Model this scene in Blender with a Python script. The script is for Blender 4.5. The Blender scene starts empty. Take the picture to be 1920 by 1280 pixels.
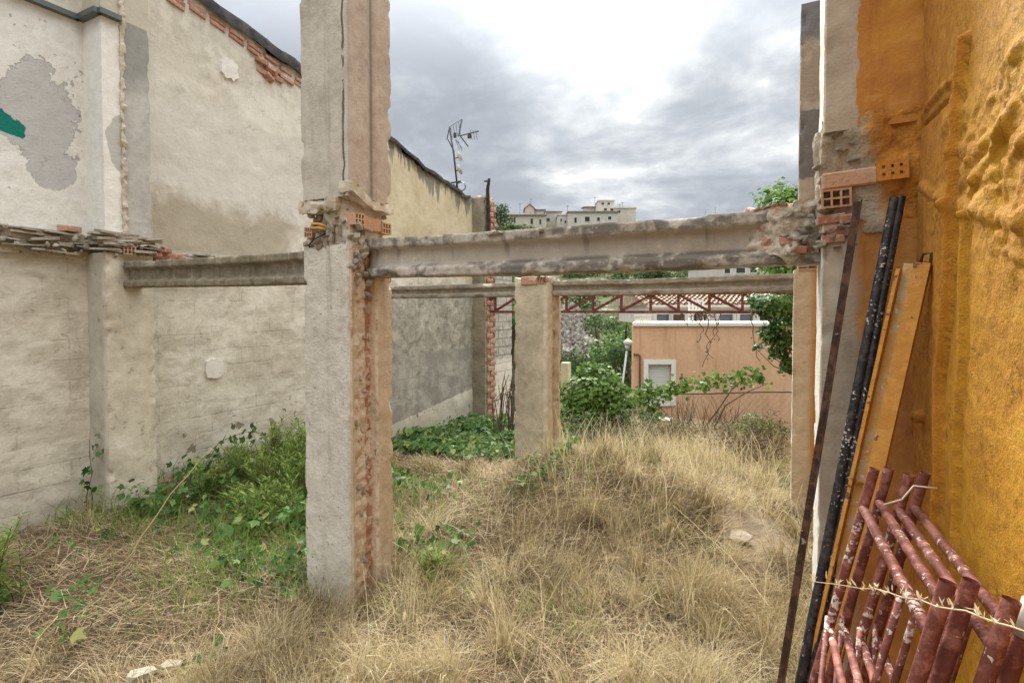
import bpy, bmesh, math, random
import numpy as np
from mathutils import Vector, Matrix
random.seed(7); RNG = np.random.default_rng(11)
SC = bpy.context.scene; COL = SC.collection
# ---------------------------------------------------------------- camera
YAW, PITCH, FPX, SHIFT = math.radians(27.2), math.radians(1.5), 1010.0, -0.0332
EYE = np.array((0.0, 0.0, 2.1))
cd = bpy.data.cameras.new('camera'); cam = bpy.data.objects.new('camera', cd); COL.objects.link(cam)
cam.location = EYE; cam.rotation_euler = (math.pi/2 - PITCH, 0, YAW)
cd.sensor_width = 36; cd.lens = FPX/1920*36; cd.shift_y = SHIFT*FPX/1920; cd.clip_start = 0.05; cd.clip_end = 4000
SC.camera = cam
c_, s_, cp, sp = math.cos(YAW), math.sin(YAW), math.cos(PITCH), math.sin(PITCH)
RGT = np.array((c_, s_, 0)); FWD = np.array((-s_*cp, c_*cp, -sp)); UPV = np.array((-s_*sp, c_*sp, cp)); FL = np.array((-s_, c_, 0))
def ray(px, py): return FWD + (px-960)/FPX*RGT + ((640-py)/FPX + SHIFT)*UPV
def on_x(px, py, X): d = ray(px, py); return EYE + d*(X-EYE[0])/d[0]
def on_y(px, py, Y): d = ray(px, py); return EYE + d*(Y-EYE[1])/d[1]
def at_d(px, py, D): return EYE + ray(px, py)*D
# ---------------------------------------------------------------- shader helper language
class S:
    def __init__(s, nt, k): s.nt, s.k = nt, k
    def _m(s, op, o, r=False):
        n = s.nt.nodes.new('ShaderNodeMath'); n.operation = op
        a, b = (o, s) if r else (s, o)
        for i, q in enumerate((a, b)):
            if q is None: continue
            if isinstance(q, S): s.nt.links.new(q.k, n.inputs[i])
            else: n.inputs[i].default_value = q
        return S(s.nt, n.outputs[0])
    def __add__(s, o): return s._m('ADD', o)
    __radd__ = __add__
    def __sub__(s, o): return s._m('SUBTRACT', o)
    def __rsub__(s, o): return s._m('SUBTRACT', o, True)
    def __mul__(s, o): return s._m('MULTIPLY', o)
    __rmul__ = __mul__
    def __truediv__(s, o): return s._m('DIVIDE', o)
    def pow(s, o): return s._m('POWER', o)
    def max(s, o): return s._m('MAXIMUM', o)
    def min(s, o): return s._m('MINIMUM', o)
    def abs(s): return s._m('ABSOLUTE', None)
class Mat:
    def __init__(s, name, rough=0.9, spec=0.25, metal=0.0):
        s.m = bpy.data.materials.new(name); s.m.use_nodes = True; s.nt = s.m.node_tree
        s.b = s.nt.nodes['Principled BSDF']; s.b.inputs['Roughness'].default_value = rough
        s.b.inputs['Specular IOR Level'].default_value = spec; s.b.inputs['Metallic'].default_value = metal
        s._tc = None
    def node(s, t): return s.nt.nodes.new(t)
    def put(s, n, i, v):
        if isinstance(v, S): s.nt.links.new(v.k, n.inputs[i])
        elif v is not None:
            if isinstance(v, (tuple, list)) and n.inputs[i].type == 'RGBA' and len(v) == 3: v = (*v, 1)
            n.inputs[i].default_value = v
    def pos(s):
        if s._tc is None: s._tc = s.node('ShaderNodeTexCoord')
        return S(s.nt, s._tc.outputs['Object'])
    def xyz(s, v=None):
        n = s.node('ShaderNodeSeparateXYZ'); s.put(n, 0, v or s.pos()); return [S(s.nt, o) for o in n.outputs]
    def comb(s, x, y, z):
        n = s.node('ShaderNodeCombineXYZ')
        for i, v in enumerate((x, y, z)): s.put(n, i, v)
        return S(s.nt, n.outputs[0])
    def noise(s, scale, detail=4, rough=0.55, dist=0.0, vec=None, stretch=None):
        v = vec or s.pos()
        if stretch:
            mp = s.node('ShaderNodeMapping'); s.put(mp, 0, v); mp.inputs['Scale'].default_value = stretch; v = S(s.nt, mp.outputs[0])
        n = s.node('ShaderNodeTexNoise'); s.put(n, 'Vector', v); n.inputs['Scale'].default_value = scale
        n.inputs['Detail'].default_value = detail; n.inputs['Roughness'].default_value = rough; n.inputs['Distortion'].default_value = dist
        return S(s.nt, n.outputs['Fac'])
    def voro(s, scale, vec=None, feature='F1', rnd=1.0):
        n = s.node('ShaderNodeTexVoronoi'); n.feature = feature; s.put(n, 'Vector', vec or s.pos()); n.inputs['Scale'].default_value = scale
        n.inputs['Randomness'].default_value = rnd
        return S(s.nt, n.outputs['Distance'])
    def brick(s, vec, scale, bw, bh, mortar=0.02, smooth=0.3):
        n = s.node('ShaderNodeTexBrick'); s.put(n, 'Vector', vec); n.inputs['Scale'].default_value = scale
        n.inputs['Brick Width'].default_value = bw; n.inputs['Row Height'].default_value = bh
        n.inputs['Mortar Size'].default_value = mortar; n.inputs['Mortar Smooth'].default_value = smooth
        n.inputs['Color1'].default_value = (0, 0, 0, 1); n.inputs['Color2'].default_value = (1, 1, 1, 1)
        return S(s.nt, n.outputs['Fac']), S(s.nt, n.outputs['Color'])
    def sm(s, x, a, b, lo=0.0, hi=1.0):
        n = s.node('ShaderNodeMapRange'); n.interpolation_type = 'SMOOTHSTEP'; s.put(n, 0, x)
        if a > b: a, b, lo, hi = b, a, hi, lo
        for i, v in enumerate((a, b, lo, hi)): n.inputs[i+1].default_value = v
        return S(s.nt, n.outputs[0])
    def mix(s, f, a, b):
        n = s.node('ShaderNodeMix'); n.data_type = 'RGBA'
        s.put(n, 0, f); s.put(n, 6, a); s.put(n, 7, b)
        return S(s.nt, n.outputs[2])
    def ramp(s, f, *stops):
        n = s.node('ShaderNodeValToRGB'); e = n.color_ramp.elements
        while len(e) < len(stops): e.new(0.5)
        for el, (p, c) in zip(e, stops): el.position = p; el.color = (*c, 1)
        s.put(n, 0, f); return S(s.nt, n.outputs[0])
    def attr(s, name):
        n = s.node('ShaderNodeAttribute'); n.attribute_name = name; return S(s.nt, n.outputs['Fac'])
    def rnd(s):
        n = s.node('ShaderNodeObjectInfo'); return S(s.nt, n.outputs['Random'])
    def color(s, c): s.put(s.b, 'Base Color', c); return s
    def bump(s, h, strength=0.5, dist=0.02):
        n = s.node('ShaderNodeBump'); s.put(n, 'Height', h); n.inputs['Strength'].default_value = strength; n.inputs['Distance'].default_value = dist
        s.nt.links.new(n.outputs[0], s.b.inputs['Normal']); return s
# ---------------------------------------------------------------- sky, sun, exposure
SUN_EL, SUN_AZ = math.radians(40), math.atan2(-0.334, 0.952)
SUNDIR = (math.sin(SUN_AZ)*math.cos(SUN_EL), math.cos(SUN_AZ)*math.cos(SUN_EL), math.sin(SUN_EL))
W = bpy.data.worlds.new('World'); SC.world = W; W.use_nodes = True
class Wd(Mat):
    def __init__(s): s.nt = W.node_tree; s._tc = None
    def pos(s):
        if s._tc is None: s._tc = s.node('ShaderNodeTexCoord')
        return S(s.nt, s._tc.outputs['Generated'])
w = Wd()
sky = w.node('ShaderNodeTexSky'); sky.sky_type = 'NISHITA'; sky.sun_disc = False; sky.sun_elevation = SUN_EL; sky.sun_rotation = SUN_AZ
dx, dy, dz = w.xyz()
den = dz.max(0.0) + 0.16
pl = w.comb(dx/den, dy/den, 1.3)
dt = w.node('ShaderNodeVectorMath'); dt.operation = 'DOT_PRODUCT'; w.put(dt, 0, w.pos()); gd = at_d(1095, 40, 1.0) - EYE; gd /= np.linalg.norm(gd)
dt.inputs[1].default_value = tuple(gd); dotv = S(w.nt, dt.outputs['Value'])
n1 = w.noise(0.72, 8, 0.55, 0.12, pl); n2 = w.noise(2.7, 8, 0.6, 0.2, pl); n3 = w.noise(0.33, 3, 0.5, 0.2, pl)
glow = w.sm(dotv, 0.976, 0.9996)
cl = (n1*0.55 + n2*0.45 - 0.5)*1.7 + 0.5
bright = w.sm(cl + glow*0.30 + (n3-0.5)*0.2, 0.40, 0.90)
ccol = w.ramp(bright, (0.0, (.92, 1.0, 1.13)), (0.4, (1.3, 1.38, 1.48)), (0.7, (1.75, 1.82, 1.88)), (1.0, (2.8, 2.8, 2.75)))
gain = w.sm(dz, 0.34, 0.85, 1.0, 6.2) + glow*0.15
vm = w.node('ShaderNodeVectorMath'); vm.operation = 'SCALE'; w.put(vm, 0, ccol); w.nt.links.new(gain.k, vm.inputs['Scale'])
warm = w.mix(w.sm(dz, 0.35, 0.7), (1, 1, 1), (1.07, 1.0, 0.87)); v2 = w.node('ShaderNodeVectorMath'); v2.operation = 'MULTIPLY'; w.nt.links.new(vm.outputs[0], v2.inputs[0]); w.put(v2, 1, warm)
cov = w.sm(n3*0.5 + n2*0.5, 0.28, 0.42, 0.9, 1.0)
final = w.mix(cov, S(w.nt, sky.outputs[0]), S(w.nt, v2.outputs[0]))
final = w.mix(w.sm(dz, -0.02, 0.03), (1.2, 1.25, 1.3), final)
bg = W.node_tree.nodes['Background']; bg.inputs['Strength'].default_value = 0.1; w.nt.links.new(final.k, bg.inputs['Color'])
sl = bpy.data.lights.new('sun', 'SUN'); sl.energy = 1.5; sl.angle = math.radians(18); sl.color = (1.0, 0.95, 0.86)
so = bpy.data.objects.new('sun', sl); COL.objects.link(so); so.rotation_euler = Vector(SUNDIR).to_track_quat('Z', 'Y').to_euler(); so.location = (0, 0, 30)
SC.view_settings.view_transform = 'Standard'; SC.view_settings.look = 'None'; SC.view_settings.gamma = 1; SC.view_settings.use_curve_mapping = False
SC.view_settings.exposure = 2.28
SC.render.engine = 'CYCLES'; SC.cycles.use_denoising = True; SC.cycles.max_bounces = 6; SC.cycles.diffuse_bounces = 4
# ---------------------------------------------------------------- noise (numpy)
def _h(ix, iy, iz, seed):
    h = (ix.astype(np.uint32)*np.uint32(374761393) + iy.astype(np.uint32)*np.uint32(668265263) + iz.astype(np.uint32)*np.uint32(2246822519) + np.uint32((seed*3266489917) & 0xffffffff))
    h = (h ^ (h >> np.uint32(13)))*np.uint32(1274126177); h = h ^ (h >> np.uint32(16))
    return (h & np.uint32(0xffff)).astype(np.float64)/65535.0
def vn(p, seed=0):
    p = np.asarray(p, float); i = np.floor(p).astype(np.int64); f = p - i; f = f*f*(3-2*f); r = 0
    for a in (0, 1):
        for b in (0, 1):
            for c in (0, 1):
                wgt = (f[:, 0] if a else 1-f[:, 0])*(f[:, 1] if b else 1-f[:, 1])*(f[:, 2] if c else 1-f[:, 2])
                r = r + wgt*_h(i[:, 0]+a, i[:, 1]+b, i[:, 2]+c, seed)
    return r
def fbm(p, sc, oc=3, seed=0):
    r, a, t = 0, 1.0, 0
    for o in range(oc):
        r = r + a*vn(np.asarray(p)*sc, seed+o*17); t += a; a *= 0.5; sc *= 2.03
    return r/t - 0.5
# ---------------------------------------------------------------- objects
def fin(o, name, parent=None, label=None, cat=None, group=None, kind=None):
    o.name = name
    if o.name not in COL.objects: COL.objects.link(o)
    if parent is not None:
        o.parent = parent
        o.matrix_parent_inverse = parent.matrix_basis.inverted()
    for k, v in (('label', label), ('category', cat), ('group', group), ('kind', kind)):
        if v: o[k] = v
    return o
def thing(name, label, cat, loc=(0, 0, 0), group=None, rz=0.0):
    o = bpy.data.objects.new(name, None); o.empty_display_size = 0.1
    o.matrix_basis = Matrix.Translation(loc) @ Matrix.Rotation(rz, 4, 'Z')
    return fin(o, name, None, label, cat, group)
def mesh(V, F, smooth=False, attrs=None):
    me = bpy.data.meshes.new('m'); V = np.asarray(V, np.float32)
    if isinstance(F, np.ndarray):
        n, k = F.shape
        me.vertices.add(len(V)); me.vertices.foreach_set('co', V.ravel())
        me.loops.add(n*k); me.loops.foreach_set('vertex_index', F.astype(np.int32).ravel())
        me.polygons.add(n); me.polygons.foreach_set('loop_start', np.arange(0, n*k, k, dtype=np.int32)); me.polygons.foreach_set('loop_total', np.full(n, k, np.int32))
        me.update(calc_edges=True)
    else: me.from_pydata([tuple(map(float, v)) for v in V], [], F); me.update()
    if smooth: me.polygons.foreach_set('use_smooth', np.ones(len(me.polygons), bool))
    for k, v in (attrs or {}).items():
        a = me.attributes.new(k, 'FLOAT', 'POINT'); a.data.foreach_set('value', np.asarray(v, np.float32))
    return me
def mobj(name, V, F, mat, parent=None, smooth=False, attrs=None, **kw):
    me = mesh(V, F, smooth, attrs); me.materials.append(mat.m if isinstance(mat, Mat) else mat); me.name = name
    return fin(bpy.data.objects.new(name, me), name, parent, **kw)
def share(name, me, parent, loc, rot=(0, 0, 0), sc=(1, 1, 1), **kw):
    o = bpy.data.objects.new(name, me); o.location = loc; o.rotation_euler = rot; o.scale = sc
    return fin(o, name, parent, **kw)
class MB:
    """collects simple solids into one mesh"""
    def __init__(s): s.V, s.F = [], []
    def add(s, V, F):
        b = len(s.V); s.V += [tuple(v) for v in V]; s.F += [tuple(b+i for i in f) for f in F]; return s
    def box(s, x0, x1, y0, y1, z0, z1, M=None):
        V = [(x, y, z) for x in (x0, x1) for y in (y0, y1) for z in (z0, z1)]
        if M is not None: V = [tuple(M @ Vector(v)) for v in V]
        return s.add(V, [(0, 1, 3, 2), (4, 6, 7, 5), (0, 4, 5, 1), (2, 3, 7, 6), (0, 2, 6, 4), (1, 5, 7, 3)])
    def tube(s, P, r, n=8, cap=True):
        P = [Vector(p) for p in P]; m = len(P); rs = r if isinstance(r, (list, tuple)) else [r]*m; V = []; F = []
        up = None
        for i, p in enumerate(P):
            t = (P[min(i+1, m-1)] - P[max(i-1, 0)]).normalized()
            if up is None: up = t.orthogonal().normalized()
            up = (up - t*up.dot(t)).normalized(); sd = t.cross(up)
            for k in range(n):
                a = 2*math.pi*k/n; V.append(p + (up*math.cos(a) + sd*math.sin(a))*rs[i])
        for i in range(m-1):
            for k in range(n): F.append((i*n+k, i*n+(k+1) % n, (i+1)*n+(k+1) % n, (i+1)*n+k))
        if cap: F += [tuple(range(n-1, -1, -1)), tuple((m-1)*n+k for k in range(n))]
        return s.add(V, F)
    def bar(s, a, b, w, h, up=(0, 0, 1)):
        a, b = Vector(a), Vector(b); t = (b-a).normalized(); sd = t.cross(Vector(up)).normalized(); u = sd.cross(t)
        V = [p + sd*i*w/2 + u*j*h/2 for p in (a, b) for i, j in ((-1, -1), (1, -1), (1, 1), (-1, 1))]
        return s.add(V, [(3, 2, 1, 0), (4, 5, 6, 7), (0, 1, 5, 4), (1, 2, 6, 5), (2, 3, 7, 6), (3, 0, 4, 7)])
    def obj(s, name, mat, parent=None, smooth=False, **kw): return mobj(name, s.V, s.F, mat, parent, smooth, **kw)
def grid(nu, nv):
    i = np.arange(nu*nv).reshape(nu, nv)
    return np.stack([i[:-1, :-1], i[1:, :-1], i[1:, 1:], i[:-1, 1:]], -1).reshape(-1, 4)
def rough_box(b, res, amp=0.008, chip=0.03, seed=0, extra=None, chipw=0.05, scale=6.0):
    """a box with uneven faces and broken arrises; extra(p, n) may move points further"""
    lo = np.array(b[::2], float); hi = np.array(b[1::2], float); Vs, Fs, off = [], [], 0
    for ax in range(3):
        o = [a for a in range(3) if a != ax]; n0 = max(2, int((hi[o[0]]-lo[o[0]])/res)+1); n1 = max(2, int((hi[o[1]]-lo[o[1]])/res)+1)
        A, B = np.meshgrid(np.linspace(lo[o[0]], hi[o[0]], n0), np.linspace(lo[o[1]], hi[o[1]], n1), indexing='ij')
        for side in (0, 1):
            P = np.zeros((n0*n1, 3)); P[:, ax] = hi[ax] if side else lo[ax]; P[:, o[0]] = A.ravel(); P[:, o[1]] = B.ravel()
            f = grid(n0, n1)
            if (side == 1) == (ax == 1): f = f[:, ::-1]
            Vs.append(P); Fs.append(f+off); off += len(P)
    P = np.concatenate(Vs); F = np.concatenate(Fs); N = np.zeros_like(P); D = np.zeros((len(P), 6))
    for ax in range(3):
        D[:, ax*2] = P[:, ax]-lo[ax]; D[:, ax*2+1] = hi[ax]-P[:, ax]
        N[:, ax] += np.clip(1-D[:, ax*2+1]/0.012, 0, 1) - np.clip(1-D[:, ax*2]/0.012, 0, 1)
    N /= np.maximum(np.linalg.norm(N, axis=1, keepdims=True), 1e-6)
    e = np.sort(D, 1)[:, 1]
    disp = amp*2*fbm(P, scale, 4, seed) - chip*np.clip(1-e/chipw, 0, 1)*np.clip(fbm(P, 11, 3, seed+5)*6-0.45, 0, 1.3)
    Q = P + N*disp[:, None]
    if extra is not None: Q = extra(P, N, Q)
    return Q, F
STONES = []
def stone_meshes(mat, key):
    r = []
    for k in range(7):
        bm = bmesh.new(); bmesh.ops.create_icosphere(bm, subdivisions=1, radius=0.5)
        P = np.array([v.co[:] for v in bm.verts]); rr = np.random.default_rng(k+len(key)*10)
        P = np.sign(P)*np.abs(P)**0.7; P *= 1+0.45*(rr.random((len(P), 1))-0.5); P /= np.abs(P).max(0)*2
        for v, p in zip(bm.verts, P): v.co = p
        me = bpy.data.meshes.new(key); bm.to_mesh(me); bm.free(); me.materials.append(mat.m); r.append(me)
    return r
def box_mesh(mat, name, w, l, h, jit=0.0, seed=0):
    bm = bmesh.new(); bmesh.ops.create_cube(bm, size=1.0); rr = random.Random(seed)
    for v in bm.verts: v.co = (v.co.x*w*(1+rr.uniform(-jit, jit)), v.co.y*l*(1+rr.uniform(-jit, jit)), v.co.z*h*(1+rr.uniform(-jit, jit)))
    bmesh.ops.bevel(bm, geom=bm.edges[:], offset=min(w, l, h)*0.1, segments=1, affect='EDGES')
    me = bpy.data.meshes.new(name); bm.to_mesh(me); bm.free(); me.materials.append(mat.m); return me
def hollow_mesh(mat, dark, w, l, h, nx, nz, t=0.009):
    """hollow clay block, open cells on its -Y end; w along x, h along z"""
    m = MB(); cx = (w-t)/nx; cz = (h-t)/nz
    for i in range(nx+1): m.box(-w/2+i*cx, -w/2+i*cx+t, -l/2, l/2, -h/2, h/2)
    for j in range(nz+1): m.box(-w/2, w/2, -l/2+0.0006, l/2, -h/2+j*cz+0.0005, -h/2+j*cz+t-0.0005)
    m.box(-w/2+0.001, w/2-0.001, -l/2+0.07, l/2-0.001, -h/2+0.001, h/2-0.001)
    me = mesh(m.V, m.F); me.materials.append(mat.m); return me
# ---------------------------------------------------------------- materials
def plaster(name, c0, c1, c2, sc=3.0, bumps=0.6, dirt=None, grain=90, vary=0.0):
    m = Mat(name, 0.92, 0.15); n = m.noise(sc, 7, 0.62, 0.5); f = m.noise(sc*7, 5, 0.6)
    col = m.ramp(n*0.7+f*0.3, (0.32, c0), (0.5, c1), (0.68, c2))
    pit = m.sm(m.noise(24, 3, 0.5)+m.sm(m.noise(2.5, 3, .5), .42, .58)*.10, 0.36, 0.32); col = m.mix(m.rnd()*vary, col, (c0[0]*.55, c0[1]*.52, c0[2]*.48)); col = m.mix(pit*0.6, col, (c0[0]*0.35, c0[1]*0.32, c0[2]*0.3))
    if dirt:
        st = m.sm(m.noise(1.0, 6, 0.65, 0.2, stretch=(5, 5, 0.7)), 0.5, 0.72); col = m.mix(st*dirt[0], col, dirt[1])
    m.color(col); m.bump(m.noise(grain, 4, 0.6)*0.25 + m.noise(14, 5, 0.6)*0.75 - pit*0.5, bumps, 0.02); return m
M_COL = plaster('column_plaster', (.36, .34, .30), (.50, .475, .42), (.60, .575, .52), 2.2, 0.6, (0.55, (.27, .25, .22)))
M_MORTAR = plaster('mortar', (.38, .34, .27), (.54, .49, .41), (.68, .64, .56), 9, 1.0, vary=.35)
M_RUBBLE = plaster('rubble_stone', (.42, .36, .28), (.57, .51, .415), (.70, .65, .56), 7, 1.0, vary=.35)
M_BEAM = plaster('beam_concrete', (.185, .17, .15), (.30, .28, .25), (.44, .415, .375), 2.2, 0.7, (0.6, (.12, .11, .1)))
M_BEAMD = plaster('dark_beam_concrete', (.13, .11, .085), (.215, .185, .145), (.32, .28, .225), 2.2, 0.7, (0.5, (.09, .08, .065)))
def brick_mat(name, a, b, c, mort=0.3):
    m = Mat(name, 0.9, 0.15); n = m.noise(16, 5, 0.6); base = m.mix(m.rnd(), a, b)
    col = m.mix(m.sm(n, 0.52, 0.62)*mort*2, base, c); m.color(m.mix(m.sm(m.noise(60, 3), 0.5, 0.7)*0.4, col, (a[0]*.5, a[1]*.5, a[2]*.5)))
    m.bump(m.noise(50, 4, 0.65), 0.6, 0.01); return m
M_BRICK = brick_mat('red_brick', (.38, .17, .12), (.50, .30, .23), (.56, .49, .42), .48)
M_TERRA = brick_mat('hollow_clay', (.50, .29, .19), (.56, .36, .25), (.52, .44, .36), 0.15)
M_ORBRICK = brick_mat('foam_covered_brick', (.55, .24, .05), (.55, .26, .06), (.50, .30, .12), 0.2)
M_DARK = Mat('hollow_shade', 0.95, 0.1).color((.03, .026, .022))  # painted shade for the insides of open tubes
# ---------------------------------------------------------------- ground and hillside
def G(x, y):
    x = np.asarray(x, float); y = np.asarray(y, float); p = np.stack([x, y, np.zeros_like(x)], -1).reshape(-1, 3)
    n = (fbm(p, 0.9, 3, 3)*0.22 + fbm(p, 4.0, 3, 8)*0.07).reshape(x.shape)
    base = -0.05*np.clip(y-3.4, 0, 6.6) - 0.22*np.clip((y-6.2)/1.2, 0, 1)*np.clip((-3.6-x)/1.2, 0, 1) - 0.35*np.clip((y-11.6)/3, 0, 1)
    m = 0.47*np.exp(-(((x+1.5)/1.3)**2 + ((y-5.7)/1.25)**2)) + 0.20*np.exp(-(((x+2.6)/0.8)**2 + ((y-6.0)/0.8)**2)) + 0.12*np.exp(-(((x+0.6)/0.9)**2 + ((y-7.6)/1.2)**2))
    l = 0.22*np.exp(-(((x+6.2)/1.0)**2 + ((y-4.6)/1.6)**2)) + 0.10*np.exp(-(((x+4.4)/1.0)**2+((y-2.2)/.8)**2))
    inn = np.clip((y+1)/2, 0, 1)
    return base + (m + l + n)*inn
def sheet(xs, ys, hf):
    X, Y = np.meshgrid(xs, ys, indexing='ij'); Z = hf(X, Y); return np.stack([X, Y, Z], -1).reshape(-1, 3), grid(len(xs), len(ys))
M_GROUND = Mat('dry_earth', 1.0, 0.1)
gn = M_GROUND.noise(2.2, 6, 0.6); gf = M_GROUND.noise(45, 6, 0.7, 0.6, stretch=(1, 1.6, 1))
M_GROUND.color(M_GROUND.mix(M_GROUND.sm(gn, .4, .65), M_GROUND.ramp(gf, (.3, (.07, .05, .03)), (.55, (.20, .145, .085)), (.75, (.36, .28, .17))), M_GROUND.ramp(gf, (.3, (.06, .05, .035)), (.6, (.16, .125, .08)), (.8, (.28, .22, .14)))))
gx, gy_, gz_ = M_GROUND.xyz(); sx, sy = (gx+.25)/.38, (gy_-5.45)/.75; sand = M_GROUND.sm(sx*sx+sy*sy+(gn-.5)*2.2, 1.1, .7); M_GROUND.color(M_GROUND.mix(sand*.85, S(M_GROUND.nt, M_GROUND.b.inputs['Base Color'].links[0].from_socket), M_GROUND.ramp(gf, (.3, (.36, .30, .21)), (.7, (.58, .52, .41)))))
M_GROUND.bump(gf, 1.0, 0.03)
xs = np.concatenate([[-900, -300, -90, -30, -14, -8], np.arange(-6.9, 0.8, 0.07), [1.2, 3, 8, 25, 80, 300, 900]])
ys = np.concatenate([[-900, -300, -90, -30, -10, -4], np.arange(-1.5, 13.4, 0.07)])
V, F = sheet(xs, ys, G); mobj('ground', V, F, M_GROUND, None, True, kind='structure')
def HILL(x, y):
    D = np.asarray(x)*FL[0] + np.asarray(y)*FL[1]; L = np.asarray(x)*RGT[0] + np.asarray(y)*RGT[1]
    z = np.interp(D, [-900, 10.5, 13, 17, 22, 30, 40, 62, 100, 140, 180, 215, 300, 2000], [-9, -1.2, -1.6, -3, -4.5, -4.2, -3.0, 2.5, 10.5, 19.5, 26.5, 28.5, 30, 30])
    p = np.stack([x, y, 0*x], -1).reshape(-1, 3); k = np.clip((D-30)/60, 0, 1)
    return z + k*(fbm(p, 0.03, 4, 21)*9 + fbm(p, 0.16, 3, 22)*2.6).reshape(z.shape) + np.minimum(0, -(np.abs(L)-150)*0.02)*k
M_HILL = Mat('hillside_scrub_soil', 1.0, 0.05)
hn = M_HILL.noise(0.09, 6, 0.6); hf_ = M_HILL.noise(0.7, 6, 0.65)
M_HILL.color(M_HILL.mix(M_HILL.sm(hf_, .52, .66), M_HILL.ramp(hn, (.35, (.05, .065, .03)), (.6, (.10, .105, .055))), (.26, .235, .19)))
a_ = np.concatenate([[-900, -500, -300, -220, -150], np.arange(-110, 60, 1.4), [80, 120, 180, 300, 500, 900]])
b_ = np.concatenate([np.arange(13.3, 40, 1.5), np.arange(40, 210, 2.0), [220, 250, 300, 400, 600, 1200]])
V, F = sheet(a_, b_, HILL); mobj('hillside', V, F, M_HILL, None, True, kind='structure')

# ---------------------------------------------------------------- left party wall
XW, XP = -6.33, -5.98                                   # wall plane, pilaster face
TOPY = [-3, 3.4, 4.15, 5.5, 6.6, 7.68, 8.0, 8.48, 9.2, 10.0, 10.45]; TOPZ = [5.95, 5.9, 5.80, 5.52, 5.28, 5.08, 5.02, 4.86, 4.70, 4.56, 4.60]
wall = thing('party_wall', 'tall pale plastered party wall with bare pilaster and broken brick top on the left', 'wall', (XW, 5, 0))
m = Mat('party_wall_plaster', 0.93, 0.12); x, y, z = m.xyz()
nb, nf, nm = m.noise(1.1, 7, 0.6, 0.6), m.noise(9, 6, 0.65), m.noise(3.2, 6, 0.6, 0.4)
col = m.ramp(nb*0.6+nf*0.4, (.36, (.55, .515, .44)), (.50, (.68, .65, .57)), (.64, (.77, .745, .68)))
up = m.sm(z, 2.74, 2.80)
bv = m.comb(y, z, 0.0); bf, bc = m.brick(bv, 1.0, 0.42, 0.2, 0.012, 0.8)
low = (1-up)*m.sm(nm, 0.42, 0.6)
col = m.mix(low*0.55*m.sm(nf + bc*0.13, 0.45, 0.62), col, (.43, .39, .315)); n6 = m.noise(5.5, 6, .66, .6, stretch=(1, .7, 1.6)); col = m.mix((1-up)*m.sm(n6, .5, .64)*.45, col, (.42, .385, .315)); col = m.mix((1-up)*m.sm(n6, .45, .36)*.4, col, (.76, .73, .64)); crk = m.sm((m.noise(1.6, 5, .6, .8)-.5).abs(), .006, .002)*m.sm(nm, .5, .6); col = m.mix(crk*.5, col, (.22, .19, .15)); col = m.mix((1-up)*bf*m.sm(nm+(nf-.5)*.6, .44, .62)*0.42, col, (.28, .25, .20))
hs = m.sm(m.noise(2.0, 5, 0.6, 0.3, stretch=(1, .6, 5)), .5, .68); col = m.mix((1-up)*hs*0.35, col, (.38, .35, .29))
# upper storey: pale wash with a brown water stain low on the wall and grey towards the top
pale = up*m.sm(z + (nb-.5)*1.6, 2.9, 3.7)*(1-m.sm(z + (nb-.5)*2.0, 4.1, 4.9)); col = m.mix(pale*0.65, col, (.62, .595, .56))
stain = up*m.sm(z+(nm-.5)*0.7, 3.55, 3.25)*m.sm(y+(nb-.5)*.8, 3.4, 3.6)*(1-m.sm(y+(nm-.5), 5.2, 5.7)); col = m.mix(stain*0.75, col, (.36, .31, .235))
gt = up*m.sm(z+(nm-.5)*1.2, 4.6, 5.3)*m.sm(nf, .4, .6); col = m.mix(gt*0.45, col, (.36, .325, .26))
# old white room paint, flaked to grey, with a scrap of green
wy = up*(1-m.sm(y, 3.06, 3.075))*(1-m.sm(z, 4.96, 4.97)); white = m.mix(m.sm(nf, .42, .6), (.76, .765, .74), (.70, .70, .66)); col = m.mix(wy, col, white)
ey, ez = (y-2.50)/0.36, (z-3.95)/0.50; e2 = (y-2.63)/0.22; e3 = (z-3.42)/0.2
r1 = ey*ey + ez*ez + (nm-.5)*2.3 + (nf-.5)*0.9; r2 = e2*e2 + e3*e3 + (nm-.5)*2.2 + (nf-.5)*0.7
flake = wy*m.sm(r1.min(r2), 0.85, 0.80); col = m.mix(flake, col, m.mix(nf, (.43, .435, .44), (.56, .555, .55)))
chips = wy*m.sm(m.noise(13, 4, .6)+ (nm-.5)*.5, .335, .32); col = m.mix(chips, col, (.42, .41, .40))
gr = wy*m.sm(y + (nf-.5)*.14, 2.42, 2.41)*m.sm(z + (nf-.5)*.05 + (y-2.3)*.18, 3.69, 3.70)*m.sm(z + (nf-.5)*.25 + (y-2.2)*.55, 3.93, 3.92); col = m.mix(gr, col, (.015, .19, .155))
# rear room: cream above, grey render below, rough white skirt
rear = m.sm(y, 7.0, 7.02); cream = m.ramp(nb*.7+nf*.3, (.35, (.46, .385, .25)), (.5, (.60, .52, .36)), (.65, (.68, .62, .47)))
col = m.mix(rear*up, col, cream)
grey = m.ramp(m.noise(5, 8, .7, .5), (.36, (.22, .205, .175)), (.5, (.36, .34, .295)), (.64, (.50, .475, .415))); col = m.mix(rear*(1-m.sm(z, 2.5, 2.52)), col, grey)
b2, c2 = m.brick(bv, 1.0, 0.4, 0.2, 0.012, 0.6); dk = rear*(1-m.sm(z+(nf-.5)*.08+(y-9)*.01, 1.26, 1.28)); col = m.mix(dk*.8, col, m.mix(m.sm(nm+(nf-.5)*.4, .38, .62), (.27, .262, .24), (.43, .415, .38))); col = m.mix(rear*(1-up)*b2*m.sm(nm, .42, .6)*0.25, col, (.16, .15, .13))
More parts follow.
